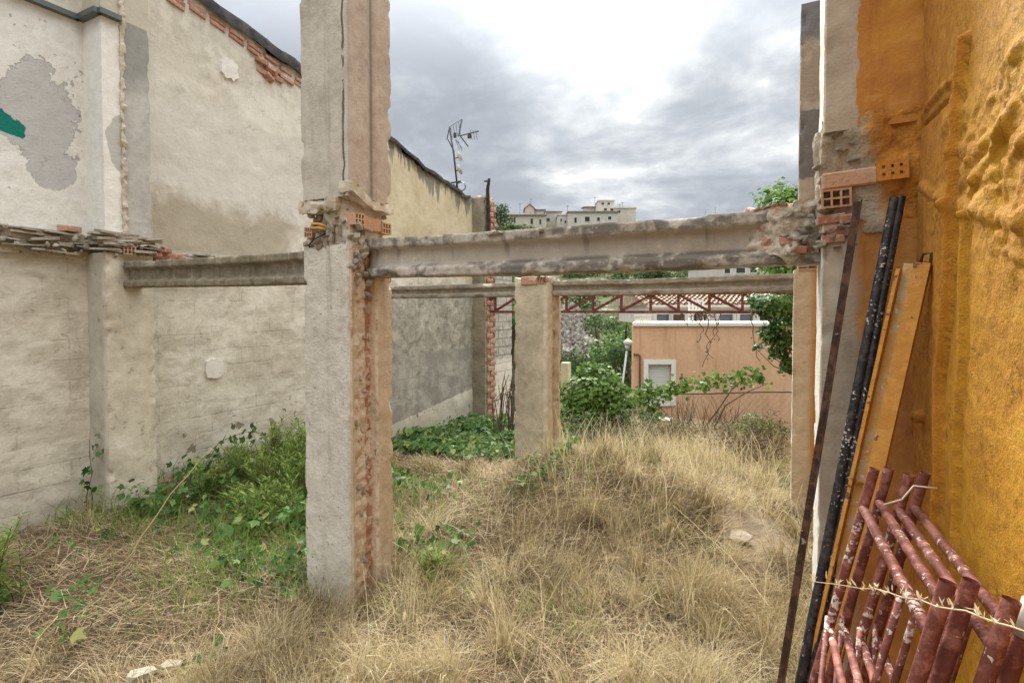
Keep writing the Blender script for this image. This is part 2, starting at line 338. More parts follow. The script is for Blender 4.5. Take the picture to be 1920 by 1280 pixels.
hole = m.sm(m.noise(5.5, 4, .6), .38, .36)
wt = rear*(1-m.sm(z + (nf-.5)*.12 - (y-7.6)*.115, .0, .03))*(1-hole); col = m.mix(wt, col, (.74, .71, .64))
# run-off from the roof edge, missing plaster near the ground
ft = m.attr('fromtop'); run = m.sm(ft - m.noise(1.0, 4, .6, stretch=(1, 7, .3))*1.9 + 0.72, 0.06, -0.06); col = m.mix(run*m.sm(y, 5.6, 6.5)*.8, col, (.17, .165, .16))
lost = m.sm(y, 3.6, 3.8)*(1-m.sm(y, 6.6, 6.8))*m.sm(m.noise(3.0, 5, .6, .3) - (z-.35)*.22, .565, .575)*(1-m.sm(z, .75, .9)); col = m.mix(lost, col, m.mix(nf, (.24, .20, .15), (.34, .29, .22)))
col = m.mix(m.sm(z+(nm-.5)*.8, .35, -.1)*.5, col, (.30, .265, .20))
m.color(col); m.bump(nf*0.5 + m.noise(60, 4, .65)*0.2 + nm*0.6 - (1-up)*bf*m.sm(nm, .42, .6)*.10 - lost*.5 - flake*.5 - gr*.3, 0.75, 0.03); M_WALL = m
ny, nz = 340, 190
yy = np.linspace(-1.0, 10.42, ny); tt = np.linspace(0, 1, nz); Y, T = np.meshgrid(yy, tt, indexing='ij')
top = np.interp(yy, TOPY, TOPZ); P1 = np.stack([yy, 0*yy, 0*yy], -1); top = top + fbm(P1, 3.5, 3, 4)*0.07
Z = -0.9 + T*(top[:, None]+0.9); P = np.stack([0*Y+XW, Y, Z], -1).reshape(-1, 3); ftop = (top[:, None]-Z).ravel()
P[:, 0] += fbm(P, 1.3, 3, 31)*0.05 + fbm(P, 7, 3, 32)*0.014 - np.clip(fbm(P, 5, 3, 33)*3-0.1, 0, 1)*np.clip(1-ftop/0.35, 0, 1)*0.09
F = grid(ny, nz)
mobj('plaster_face', P, F, M_WALL, wall, True, {'fromtop': ftop})
tp = P.reshape(ny, nz, 3)[:, -1]; bk = tp.copy(); bk[:, 0] = XW-0.32; bt = bk.copy(); bt[:, 2] = -0.9
mobj('wall_core', np.concatenate([tp, bk, bt]), np.concatenate([grid(3, ny)]), M_RUBBLE, wall)
# pilaster, lower and upper
mp_ = Mat('pilaster_plaster', .92, .12); x, y, z = mp_.xyz(); a, b = mp_.noise(2.0, 7, .62, .4), mp_.noise(12, 5, .6)
cc = mp_.ramp(a*.65+b*.35, (.35, (.45, .41, .33)), (.5, (.59, .55, .455)), (.65, (.70, .665, .575)))
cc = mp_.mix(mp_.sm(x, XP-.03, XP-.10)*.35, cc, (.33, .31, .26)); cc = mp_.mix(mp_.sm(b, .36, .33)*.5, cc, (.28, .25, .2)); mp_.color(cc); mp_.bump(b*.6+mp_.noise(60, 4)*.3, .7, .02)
def pil(p, n, q):
    face = (n[:, 0] > .9) & (p[:, 2] > 2.2) & (p[:, 1] > 3.0); q[face, 0] -= 0.06*np.clip((p[face, 2]-2.2)/.4, 0, 1)*np.clip((p[face, 1]-3.0)/.1, 0, 1); return q
V, F = rough_box((XW-.05, XP, 2.895, 3.345, -.5, 2.66), .03, .009, .035, 3, pil); mobj('pilaster', V, F, mp_, wall, True)
mu = Mat('upper_pilaster_paint', .92, .12); x, y, z = mu.xyz(); a, b = mu.noise(1.6, 6, .6, .4), mu.noise(14, 5, .6)
g = mu.ramp(a*.6+b*.4, (.35, (.36, .355, .34)), (.5, (.45, .44, .42)), (.65, (.56, .55, .52))); g = mu.mix(mu.sm(z+(a-.5)*1.2, 4.3, 4.6)*.75, g, (.25, .25, .24))
wgt = mu.mix(mu.sm(b, .4, .6), (.80, .80, .77), (.74, .735, .69)); gf2 = mu.sm((z-3.75)*(z-3.75)*8+(a-.5)*2.5-(y-2.95)*7, .0, -.05); wgt = mu.mix(gf2, wgt, (.5, .5, .48))
cc = mu.mix(mu.sm(y, 3.055, 3.06), wgt, g); cc = mu.mix(mu.sm(z, 4.99, 5.0), cc, (.52, .49, .41)); mu.color(cc); mu.bump(b*.7+mu.noise(70, 4)*.3, .7, .015)
V, F = rough_box((XW-.05, XP, 2.895, 3.335, 2.84, 6.2), .04, .006, .02, 5); mobj('upper_pilaster', V, F, mu, wall, True)
st_m = stone_meshes(M_MORTAR, 'mortar_lump'); st_r = stone_meshes(M_RUBBLE, 'rubble')
rr = random.Random(5)
V, F = rough_box((XP-.03, XP+.025, 3.05, 3.095, 2.86, 6.0), .012, .022, .04, 8, None, .03, 22.0); mobj('torn_wall_joint', V, F, M_RUBBLE, wall, True)
M_FLASH = Mat('grey_flashing', .5, .4, .5).color((.13, .15, .15))
fl = MB(); pts = [(XW+.03, -1.0), (XW+.03, 2.86), (XP+.03, 2.86), (XP+.03, 3.05)]
for (ax, ay), (bx, by) in zip(pts, pts[1:]): fl.bar((ax, ay, 4.98), (bx, by, 4.98), .075, .05)
fl.obj('flashing_strip', M_FLASH, wall)
for (ax, ay), (bx, by) in zip(pts, pts[1:]): pass
# ragged floor edge torn out of the wall
slab = box_mesh(M_RUBBLE, 'slab_fragment', 1, 1, 1, .12, 3); slab2 = box_mesh(M_MORTAR, 'slab_fragment', 1, 1, 1, .16, 9); bm_ = box_mesh(M_BRICK, 'brick', .11, .24, .05, .03, 2); bm2 = box_mesh(M_BRICK, 'brick', .11, .15, .06, .12, 5)
V, F = rough_box((XW-.05, XW+.05, -1, 2.9, 2.62, 2.84), .03, .035, .06, 11, None, .08, 7.0); mobj('floor_edge', V, F, M_MORTAR, wall, True)
V, F = rough_box((XW-.05, XW+.05, 3.3, 4.9, 2.62, 2.74), .03, .03, .05, 12, lambda p, n, q: q - np.outer(np.clip((p[:, 1]-3.3)/1.6, 0, 1)*np.clip(p[:, 2]-2.6, 0, 1), (0, 0, .9)), .08, 7.0); mobj('floor_edge', V, F, M_MORTAR, wall, True)
def frag(y0, y1, X, n, zs):
    for k in range(n):
        yv = rr.uniform(y0, y1); zz = rr.choice(zs)
        share('slab_fragment', rr.choice([slab, slab, slab2]), wall, (X+rr.uniform(-.03, .05), yv, zz+rr.uniform(-.02, .02)), (rr.uniform(-.15, .15), rr.uniform(-.12, .2), rr.uniform(-.25, .25)), (rr.uniform(.05, .13), rr.uniform(.08, .30), rr.uniform(.012, .032)))
frag(1.9, 2.86, XW+.05, 44, (2.66, 2.70, 2.745, 2.79, 2.83)); frag(2.85, 3.35, XP-.03, 34, (2.70, 2.75, 2.80, 2.845)); frag(3.35, 4.6, XW+.10, 16, (2.70, 2.73)); frag(-.5, 1.9, XW+.06, 12, (2.7, 2.8))
for k in range(34):
    yv = rr.uniform(2.0, 3.5); share('mortar_lump', rr.choice(st_m+st_r), wall, (XP-.03+rr.uniform(-.05, .05) if yv > 2.88 else XW+.1+rr.uniform(0, .22), yv, rr.uniform(2.63, 2.84)), (rr.random()*6, rr.random()*6, rr.random()*6), [rr.uniform(.02, .06) for _ in range(3)])
share('brick', bm2, wall, (XW+.08, 2.72, 2.885), (0, 0, .2)); 
for yv, zv in ((3.30, 2.74), (3.46, 2.745), (3.62, 2.70), (3.34, 2.68), (3.82, 2.67), (3.55, 2.655)): share('brick', bm_, wall, (XW+.16+rr.uniform(-.02, .16)*(yv < 3.5), yv, zv), (rr.uniform(-.08, .08), 0, rr.uniform(-.1, .1)))
hol = hollow_mesh(M_TERRA, M_DARK, .16, .2, .085, 3, 2); holx = hollow_mesh(M_TERRA, M_DARK, .115, .22, .085, 3, 2)
share('hollow_brick', holx, wall, (XP-.075, 3.10, 2.70), (0, 0, math.pi/2))
# brick courses bared along the verge
clumpy = lambda v: 1 if 4.85 < v < 5.5 else .45
for row in range(3):
    yv = 3.2
    while yv < 6.2:
        t = np.interp(yv, TOPY, TOPZ) - .13 - row*.058; keep = rr.random() < (0.97, .9, .6)[row]*(1 if row < 2 else clumpy(yv))
        if keep: share('brick', bm_, wall, (XW-.032+rr.uniform(-.012, .012), yv+.12, t), (-.2+rr.uniform(-.02, .02), 0, rr.uniform(-.03, .03)), (1, rr.uniform(.8, 1), 1))
        yv += .256
for k in range(9): share('brick', bm2, wall, (XW+.0+rr.uniform(-.03, .03), 4.92+rr.uniform(0, .3), 5.30+rr.uniform(-.1, .1)), (rr.uniform(-.5, .2), rr.uniform(-.3, .3), rr.uniform(-.3, .3)), (1, rr.uniform(.7, 1.1), 1))
M_TAR = Mat('tarred_verge', .85, .3); M_TAR.color(M_TAR.ramp(M_TAR.noise(8, 5), (.35, (.025, .024, .026)), (.65, (.075, .068, .066)))); M_TAR.bump(M_TAR.noise(25, 4), .6, .02)
yy2 = np.linspace(-1, 10.2, 150); tz = np.interp(yy2, TOPY, TOPZ) + fbm(np.stack([yy2, 0*yy2, 0*yy2], -1), 3.5, 3, 4)*.07; hh = np.where(yy2 < 6.6, .10, .03) + fbm(np.stack([yy2, 0*yy2+3, 0*yy2], -1), 6, 2, 9)*.04
R_ = [np.stack([0*yy2+XW+dxx, yy2, tz+q*hh+o], -1) for dxx, q, o in ((.06, 0, -.04), (.07, 1, .0), (-.2, 1.0, .03), (-.35, 0, -.04))]
mobj('verge', np.concatenate(R_), grid(4, len(yy2)), M_TAR, wall, True)
M_PATCH = plaster('white_filler', (.66, .63, .58), (.74, .71, .67), (.80, .78, .74), 6, .5)
def patch(px, py, ry, rz, seed, jag):
    c = on_x(px, py, XW); q = np.random.default_rng(seed); n = 26; an = np.linspace(0, 2*math.pi, n, endpoint=False); k = 1 + (q.random(n)-.5)*jag
    sq = 1/np.maximum(np.abs(np.cos(an)), np.abs(np.sin(an)))**.45
    V = [(XW+.035, c[1], c[2])] + [(XW+.033, c[1]+ry*math.cos(t)*kk*s, c[2]+rz*math.sin(t)*kk*s) for t, kk, s in zip(an, k, sq)] + [(XW-.02, c[1]+ry*1.06*math.cos(t)*kk*s, c[2]+rz*1.06*math.sin(t)*kk*s) for t, kk, s in zip(an, k, sq)]
    F = [(0, 1+i, 1+(i+1) % n) for i in range(n)] + [(1+i, 1+n+i, 1+n+(i+1) % n, 1+(i+1) % n) for i in range(n)]
    mobj('filler_patch', V, F, M_PATCH, wall)
patch(429, 131, .11, .125, 3, .34); patch(400, 690, .115, .12, 4, .10)
# far end: return pier, bared hollow bricks, block extension
V, F = rough_box((XW-.1, -6.0, 10.36, 10.43, -.9, 4.58), .05, .02, .03, 14)
mpier = plaster('pier_render', (.19, .165, .12), (.27, .24, .18), (.36, .32, .25), 3, .8); mobj('end_pier', V, F, mpier, wall, True)
V, F = rough_box((-6.33, -6.03, 10.43, 10.86, -.9, 4.64), .06, .02, .05, 15); mobj('pier_core', V, F, M_MORTAR, wall, True)
hb = hollow_mesh(M_BRICK, M_DARK, .11, .27, .10, 2, 2); hb2 = box_mesh(M_BRICK, 'brick', .05, .24, .10, .04, 8)
for k in range(42):
    zz = -.6 + k*.124
    if k % 2: share('brick', hb2, wall, (-6.01+rr.uniform(-.012, .012), 10.60+rr.uniform(-.02, .02), zz)); share('brick', hb, wall, (-6.07+rr.uniform(-.01, .02), 10.80, zz), (0, 0, math.pi/2), (1, .4, 1))
    else: share('brick', hb, wall, (-6.09+rr.uniform(-.01, .02), 10.49, zz), (0, 0, math.pi/2), (1, .55, 1)); share('brick', hb2, wall, (-6.012+rr.uniform(-.012, .012), 10.74, zz))
mex = Mat('block_extension', .93, .1); x, y, z = mex.xyz(); b, c = mex.brick(mex.comb(y, z, 0.), 1., .4, .2, .02, .3); f = mex.noise(7, 6, .62)
cc = mex.ramp(f, (.35, (.34, .325, .29)), (.5, (.47, .455, .42)), (.65, (.58, .565, .53))); cc = mex.mix(b*.6, cc, (.24, .22, .19)); cc = mex.mix(mex.sm(z+(f-.5)*.3, .95, .9), cc, (.72, .69, .63)); mex.color(cc); mex.bump(f-b*.6, .8, .03)
V, F = rough_box((-6.4, -6.12, 10.86, 11.9, -1.2, 3.05), .05, .015, .05, 16); mobj('block_extension', V, F, mex, wall, True)
# ---------------------------------------------------------------- charred post on the wall end
M_CHAR = Mat('charred_wood', .9, .2); M_CHAR.color(M_CHAR.ramp(M_CHAR.noise(20, 4), (.35, (.018, .014, .012)), (.65, (.07, .05, .04))))
pc = on_x(916, 440, -5.93); mbp = MB(); mbp.tube([(pc[0], pc[1], 3.2), (pc[0], pc[1], 4.0), (pc[0]-.01, pc[1]-.02, 4.75), (pc[0]+.02, pc[1], 4.98)], [.045, .05, .04, .03], 7)
mbp.tube([(pc[0]+.02, pc[1], 4.93), (pc[0]-.03, pc[1]-.12, 4.90)], .02, 5)
mbp.obj('charred_post', M_CHAR, None, label='thin charred post standing up against the brick end of the pale wall', cat='post')
# ---------------------------------------------------------------- standing columns and beams
mpk = Mat('column_side_plaster', .92, .12); x, y, z = mpk.xyz(); a, b = mpk.noise(2.2, 7, .62, .4), mpk.noise(14, 5, .62)
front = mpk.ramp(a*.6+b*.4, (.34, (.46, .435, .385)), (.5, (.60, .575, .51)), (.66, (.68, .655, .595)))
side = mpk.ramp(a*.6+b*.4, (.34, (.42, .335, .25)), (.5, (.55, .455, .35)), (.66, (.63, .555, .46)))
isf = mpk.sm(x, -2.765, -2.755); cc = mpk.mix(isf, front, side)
torn = mpk.attr('torn'); cc = mpk.mix(torn, cc, mpk.ramp(b, (.33, (.38, .30, .23)), (.45, (.57, .485, .395)), (.57, (.69, .63, .555))))
rb = torn*mpk.sm(y+(a-.5)*.05, 3.02, 3.035)*(1-mpk.sm(y+(b-.5)*.06, 3.09, 3.105))*mpk.sm(b+(a-.5)*.4, .44, .54); cc = mpk.mix(rb*.85, cc, (.29, .125, .085)); st = mpk.sm(mpk.noise(1., 6, .65, .2, stretch=(7, 7, .5)), .54, .68); cc = mpk.mix(st*.45, cc, (.30, .27, .23)); cc = mpk.mix(mpk.sm(z+(a-.5)*.7, .30, -.05)*.55, cc, (.30, .25, .17))
pit = mpk.sm(mpk.noise(22, 4, .6)+mpk.sm(mpk.noise(2.1, 3, .5), .40, .60)*.14, .36, .33); cc = mpk.mix(pit*.8, cc, (.13, .105, .08)); kr = mpk.sm((mpk.noise(2.4, 6, .65, 1.0, stretch=(1, 1, .55))-.5).abs(), .005, .0015)*mpk.sm(a, .42, .55); cc = mpk.mix(kr*.6, cc, (.20, .155, .11)); dr = mpk.sm(mpk.noise(1., 6, .7, .25, stretch=(13, 13, .6)), .5, .66)*mpk.sm(z+(a-.5)*1.6, 1.5, 2.5); cc = mpk.mix(dr*.45, cc, (.25, .215, .17)); eg = mpk.sm(x+(b-.5)*.03, -2.79, -2.765)*(1-mpk.sm(x, -2.755, -2.75))*mpk.sm(b, .46, .56); cc = mpk.mix(eg*.5, cc, (.42, .24, .16)); mpk.color(cc); mpk.bump(b*.6+a*.5+mpk.noise(70, 4, .6)*.25-pit*.6, .85, .025)
def col_extra(p, n, q):
    f = (n[:, 0] > .9); yl = p[:, 1]; t = f*np.clip((yl-2.875)/.03, 0, 1)*np.clip((3.12-yl)/.03, 0, 1)
    rg = fbm(p, 26, 3, 44); q[:, 0] -= t*(.022 + .05*rg + .02*np.clip((yl-3.01)/.02, 0, 1)*(yl < 3.12)); return q
col = thing('concrete_column', 'thick plastered column with a torn brick seam, nearest of the free standing columns', 'column', (-2.97, 3.07, 0))
b0 = (-3.21, -2.74, 2.86, 3.29, -.35, 2.56); V, F = rough_box(b0, .016, .009, .022, 2, col_extra, .03)
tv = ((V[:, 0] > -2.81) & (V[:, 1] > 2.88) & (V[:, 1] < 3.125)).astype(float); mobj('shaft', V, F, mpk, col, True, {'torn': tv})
def up_extra(p, n, q):
    f = (n[:, 0] > .9)*np.clip((p[:, 1]-3.045)/.008, 0, 1)*np.clip((3.09-p[:, 1])/.008, 0, 1); q[:, 0] -= f*.035; return q
mup = Mat('upper_column_plaster', .92, .12); x, y, z = mup.xyz(); a, b = mup.noise(2.2, 7, .62, .4), mup.noise(16, 5, .62)
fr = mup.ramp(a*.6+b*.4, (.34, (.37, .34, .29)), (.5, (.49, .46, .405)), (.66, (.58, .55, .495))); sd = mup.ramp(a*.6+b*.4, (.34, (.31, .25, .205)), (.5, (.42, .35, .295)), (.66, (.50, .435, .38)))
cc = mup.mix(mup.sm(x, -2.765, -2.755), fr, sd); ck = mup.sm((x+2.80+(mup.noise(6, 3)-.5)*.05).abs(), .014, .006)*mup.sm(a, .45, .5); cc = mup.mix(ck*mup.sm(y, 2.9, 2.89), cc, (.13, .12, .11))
gv = mup.sm(y, 3.035, 3.045)*(1-mup.sm(y, 3.09, 3.10))*mup.sm(x, -2.77, -2.76); cc = mup.mix(gv*.75, cc, (.17, .165, .16)); st = mup.sm(mup.noise(1., 6, .65, .2, stretch=(7, 7, .4)), .52, .7); cc = mup.mix(st*.5, cc, (.24, .21, .18))
mup.color(cc); mup.bump(b*.7+mup.noise(80, 4)*.3, .7, .015)
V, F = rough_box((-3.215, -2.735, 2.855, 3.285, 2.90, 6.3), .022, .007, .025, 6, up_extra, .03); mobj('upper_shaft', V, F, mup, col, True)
# torn floor joint between both shafts
V, F = rough_box((-3.17, -2.79, 2.90, 3.25, 2.5, 2.95), .02, .05, .04, 17, None, .06, 9.0); mobj('joint_core', V, F, M_MORTAR, col, True)
def cl(n, x0, x1, y0, y1, z0, z1, s0, s1, meshes, nm='mortar_lump', par=col):
    for _ in range(n): share(nm, rr.choice(meshes), par, (rr.uniform(x0, x1), rr.uniform(y0, y1), rr.uniform(z0, z1)), (rr.random()*6, rr.random()*6, rr.random()*6), [rr.uniform(s0, s1) for _ in range(3)])
cl(12, -3.2, -2.8, 2.85, 2.90, 2.54, 2.66, .03, .09, st_m); cl(10, -2.80, -2.73, 2.86, 3.05, 2.36, 2.70, .03, .10, st_m); cl(9, -2.77, -2.72, 2.88, 3.08, 2.1, 2.5, .03, .07, st_m)
V, F = rough_box((-3.225, -2.86, 2.835, 2.93, 2.80, 2.895), .015, .025, .05, 19, None, .04, 12.0); mobj('mortar_ledge', V, F, M_RUBBLE, col, True)
V, F = rough_box((-2.83, -2.715, 2.85, 3.30, 2.83, 2.90), .015, .025, .04, 20, lambda p, n, q: q + np.outer(np.clip(3.05-p[:, 1], 0, .2), (0, 0, .5)), .04, 12.0); mobj('mortar_ledge', V, F, M_RUBBLE, col, True)
hs_ = hollow_mesh(M_TERRA, M_DARK, .10, .16, .085, 3, 2); rx = math.pi/2
for (yy_, zz_) in ((2.945, 2.745), (3.235, 2.715)): share('hollow_brick', hs_, col, (-2.815, yy_, zz_), (0, 0, rx))
share('brick', box_mesh(M_TERRA, 'clay_block', .08, .20, .10, .05, 4), col, (-2.79, 3.09, 2.73), (0, .05, 0)); share('rubble', st_r[1], col, (-2.93, 2.92, 2.74), (.1, 0, .4), (.16, .1, .09)); share('hollow_brick', hs_, col, (-3.15, 2.93, 2.665), (0, .1, 0), (.8, 1, .9)); share('hollow_brick', hs_, col, (-2.815, 3.235, 2.33), (0, 0, rx), (.9, 1, .6))
M_CABLE = Mat('orange_conduit', .6, .4).color((.50, .27, .06)); wr = MB()
for k in range(2): wr.tube([(-3.14, 2.92, 2.725-.03*k), (-3.09, 2.835, 2.72-.03*k), (-3.02, 2.83, 2.715-.028*k), (-2.965, 2.89, 2.69-.02*k)], .011, 6)
wr.obj('conduit', M_CABLE, col, True)
wr = MB(); wr.tube([(-3.0, 2.87, 2.65), (-3.04, 2.80, 2.60), (-3.10, 2.81, 2.565), (-3.115, 2.83, 2.55)], .006, 5); wr.obj('wire', M_CHAR, col, True)
for k in range(30):
    zz = .12 + k*.079
    if rr.random() < .55: share('brick', bm2, col, (-2.835+rr.uniform(-.015, .02), 3.065+rr.uniform(-.012, .012), zz), (rr.uniform(-.2, .2), rr.uniform(-.2, .2), rr.uniform(-.3, .3)), (.8, rr.uniform(.35, .6), rr.uniform(.6, 1.1)))
    if rr.random() < .5: share('mortar_lump', rr.choice(st_m), col, (-2.765, 3.01+rr.uniform(-.1, .03), zz+rr.uniform(-.04, .04)), (rr.random()*6, rr.random()*6, 0), [rr.uniform(.02, .06) for _ in range(3)])
cl(26, -3.19, -2.80, 2.86, 2.92, 2.55, 2.84, .025, .07, st_m+st_r); cl(20, -2.83, -2.76, 2.88, 3.27, 2.60, 2.84, .02, .055, st_m)
# middle column
mmid = Mat('mid_column_plaster', .92, .12); x, y, z = mmid.xyz(); a, b = mmid.noise(2.0, 7, .62, .5), mmid.noise(12, 5, .6)
cc = mmid.ramp(a*.65+b*.35, (.35, (.33, .295, .225)), (.5, (.46, .415, .325)), (.65, (.58, .53, .43))); cc = mmid.mix(mmid.sm(x, -2.80, -2.785), cc, mmid.ramp(b, (.35, (.46, .40, .31)), (.6, (.58, .52, .42))))
cc = mmid.mix(mmid.sm(mmid.noise(1., 5, .6, .2, stretch=(2, 2, 4)), .55, .7)*.35, cc, (.55, .50, .40)); mmid.color(cc); mmid.bump(a*.7+b*.5, .8, .03)
col2 = thing('concrete_column', 'shorter plastered column rising from dry grass in the middle of the lot', 'column', (-2.97, 6.55, 0))
V, F = rough_box((-3.21, -2.74, 6.32, 6.78, -.7, 2.45), .03, .010, .03, 23, None, .04); mobj('shaft', V, F, mmid, col2, True)
V, F = rough_box((-3.17, -2.70, 6.50, 6.62, -.5, 2.36), .03, .03, .06, 24, None, .06, 12); mobj('broken_seam', V, F, plaster('seam_mortar', (.30, .21, .15), (.44, .35, .26), (.55, .47, .38), 8, 1.), col2, True)
V, F = rough_box((-3.22, -2.73, 6.34, 6.76, 2.44, 2.52), .03, .03, .04, 25, None, .05, 8); mobj('mortar_cap', V, F, M_MORTAR, col2, True)
share('brick', box_mesh(M_BRICK, 'brick', .22, .1, .11, .06, 6), col2, (-3.0, 6.35, 2.47)); share('hollow_brick', hollow_mesh(M_BRICK, M_DARK, .13, .2, .09, 3, 1), col2, (-2.82, 6.41, 2.475))
for k in range(12): share('brick', bm2, col2, (-2.735, 6.56+rr.uniform(-.02, .02), .6+k*.15), (rr.uniform(-.2, .2), 0, rr.uniform(-.2, .2)), (.5, .4, 1))
# beams: I section with broken arrises
def ibeam(name, x0, x1, yf, zb, h, depth, mat, label, seed, ft=.26, inset=.05, group=None):
    n = int((x1-x0)/.03)+2; xs_ = np.linspace(x0, x1, n); f = h*ft
    pr = []
    def seg(a, b, k): pr.extend([(a[0]+(b[0]-a[0])*i/k, a[1]+(b[1]-a[1])*i/k) for i in range(k)])
    c = [(0, 0), (0, f*.8), (inset, f*1.15), (inset, h-f*1.2), (0, h-f*.9), (0, h), (depth, h), (depth, h-f), (depth-inset, h-f*1.2), (depth-inset, f*1.15), (depth, f*.8), (depth, 0)]
    for i in range(12): seg(c[i], c[(i+1) % 12], (4, 2, 5, 2, 4, 4, 2, 1, 2, 1, 2, 4)[i])
    pr = np.array(pr); m_ = len(pr)
    P = np.zeros((n, m_, 3)); P[:, :, 0] = xs_[:, None]; P[:, :, 1] = yf+pr[None, :, 0]; P[:, :, 2] = zb+pr[None, :, 1]
    Q = P.reshape(-1, 3); d1 = fbm(Q, 12, 4, seed); ed = np.minimum(np.abs(Q[:, 2]-zb), np.abs(Q[:, 2]-zb-h))
    ch = np.clip(fbm(Q, 7, 3, seed+3)*4-.45, 0, 1)*np.clip(1-ed/.05, 0, 1)*np.clip(1-np.abs(Q[:, 1]-yf)/.06, 0, 1)
    Q[:, 1] += d1*.014 + ch*.03; Q[:, 2] += fbm(Q, 14, 3, seed+1)*.012 + np.where(Q[:, 2] < zb+h/2, 1, -1)*ch*.03 + .01*np.sin(Q[:, 0]*1.3+seed)
    i = np.arange(n*m_).reshape(n, m_); j = np.roll(i, -1, 1); F = np.stack([i[:-1], j[:-1], j[1:], i[1:]], -1).reshape(-1, 4).tolist()
    F += [tuple(i[0][::-1]), tuple(i[-1])]
    o = mobj(name, Q, F, mat, None, False, label=label, cat='beam', group=group); 
    for p in o.data.polygons: p.use_smooth = len(p.vertices) == 4
    return o
mbm = Mat('near_beam_concrete', .92, .15); x, y, z = mbm.xyz(); a, b, s2 = mbm.noise(2.6, 7, .62, .4), mbm.noise(16, 5, .62), mbm.noise(1., 5, .6, .3, stretch=(9, 1, 1.2))
cc = mbm.ramp(a*.55+b*.45, (.34, (.27, .25, .22)), (.5, (.39, .365, .325)), (.66, (.52, .49, .44)))
web = mbm.sm(z, 2.405, 2.425)*(1-mbm.sm(z, 2.525, 2.545)); cc = mbm.mix(web*.5, cc, (.50, .47, .42))
fl2 = 1-web; cc = mbm.mix(fl2*mbm.sm(a+(b-.5)*.5, .56, .42)*.85, cc, (.145, .135, .12)); cc = mbm.mix(mbm.sm(s2, .54, .68)*mbm.sm(z, 2.40, 2.5)*.6, cc, (.16, .15, .135)); cc = mbm.mix(mbm.sm(b, .62, .68)*.5, cc, (.62, .59, .54))
mbm.color(cc); mbm.bump(b*.7+mbm.noise(70, 4)*.3, .8, .015)
ibeam('concrete_beam', -2.76, .16, 3.02, 2.33, .275, .18, mbm, 'long weathered concrete beam spanning to the orange wall, nearest and largest', 50)
mdk = Mat('dark_beam', .92, .15); a, b, s2 = mdk.noise(2.6, 7, .62, .4), mdk.noise(16, 5, .62), mdk.noise(1., 5, .6, .3, stretch=(12, 1, .8)); cc = mdk.ramp(a*.5+b*.5, (.34, (.14, .118, .085)), (.5, (.23, .20, .15)), (.66, (.34, .30, .235)))
cc = mdk.mix(mdk.sm(s2, .5, .66)*.5, cc, (.10, .085, .065)); cc = mdk.mix(mdk.sm(s2, .42, .34)*.5, cc, (.42, .38, .30)); mdk.color(cc); mdk.bump(b, .8, .015)
ibeam('concrete_beam', -5.99, -3.19, 3.06, 2.315, .255, .18, mdk, 'dark concrete beam between the left pilaster and the thick column', 60, .27)
mb2 = Mat('rear_beam', .92, .15); a, b = mb2.noise(2.6, 7, .62, .4), mb2.noise(16, 5, .62); mb2.color(mb2.ramp(a*.5+b*.5, (.34, (.17, .148, .118)), (.5, (.275, .245, .20)), (.66, (.40, .365, .31)))); mb2.bump(b, .8, .02)
ibeam('concrete_beam', -2.76, .10, 6.46, 2.285, .19, .17, mb2, 'rear concrete beam from the middle column to the right hand columns', 70, .33, .04)
ibeam('concrete_beam', -6.3, -3.2, 6.46, 2.275, .185, .17, mb2, 'rear concrete beam running behind the thick column to the middle column', 80, .33, .04)
# loose pieces of mortar on the near beam
for k, (px, lab, sx) in enumerate(((925, 'long flat crust of pale mortar stuck on the top edge of the nearest beam', .13), (1014, 'small pale mortar lump stuck on the top edge of the nearest beam', .035))):
    p = on_y(px, 437 if k == 0 else 432, 3.01); o = share('mortar_crust', st_m[k+2], None, (p[0], p[1]+.01, p[2]), (0, -.07, .1), (sx, .05, .035), label=lab, cat='mortar')
# red lattice truss
M_RED = Mat('red_oxide_steel', .7, .3); f = M_RED.noise(12, 5, .6); M_RED.color(M_RED.ramp(f, (.35, (.085, .022, .018)), (.55, (.17, .045, .035)), (.7, (.24, .10, .07)))); M_RED.bump(M_RED.noise(40, 4), .3, .01)
tr = thing('lattice_truss', 'red oxide lattice truss crossing the back of the lot below the beams', 'truss', (-3, 10.6, 2.04))
YT = 10.6
q = MB(); q.bar((-6.1, YT, 2.40), (.5, YT, 2.40), .06, .05); q.obj('top_chord', M_RED, tr); q = MB(); q.bar((-6.1, YT, 2.05), (.5, YT, 2.05), .06, .05); q.obj('bottom_chord', M_RED, tr)
xv = [on_y(px, 580, YT)[0] for px in (1062, 1112, 1165, 1220, 1272, 1330, 1392)]; st_ = np.mean(np.diff(xv)); xs_t = [xv[0]-k*st_ for k in range(5, 0, -1)] + xv + [xv[-1]+st_]
for k, xx in enumerate(xs_t):
    q = MB(); q.bar((xx, YT, 2.07), (xx, YT, 2.38), .045, .045, (0, 1, 0)); q.obj('strut', M_RED, tr)
    if k+1 < len(xs_t):
        q = MB(); u, v = (2.08, 2.37) if xx < xv[2]+.01 else (2.37, 2.08); q.bar((xx+.02, YT+.002, u), (xs_t[k+1]-.02, YT+.002, v), .05, .035, (0, 1, 0)); q.obj('diagonal', M_RED, tr)
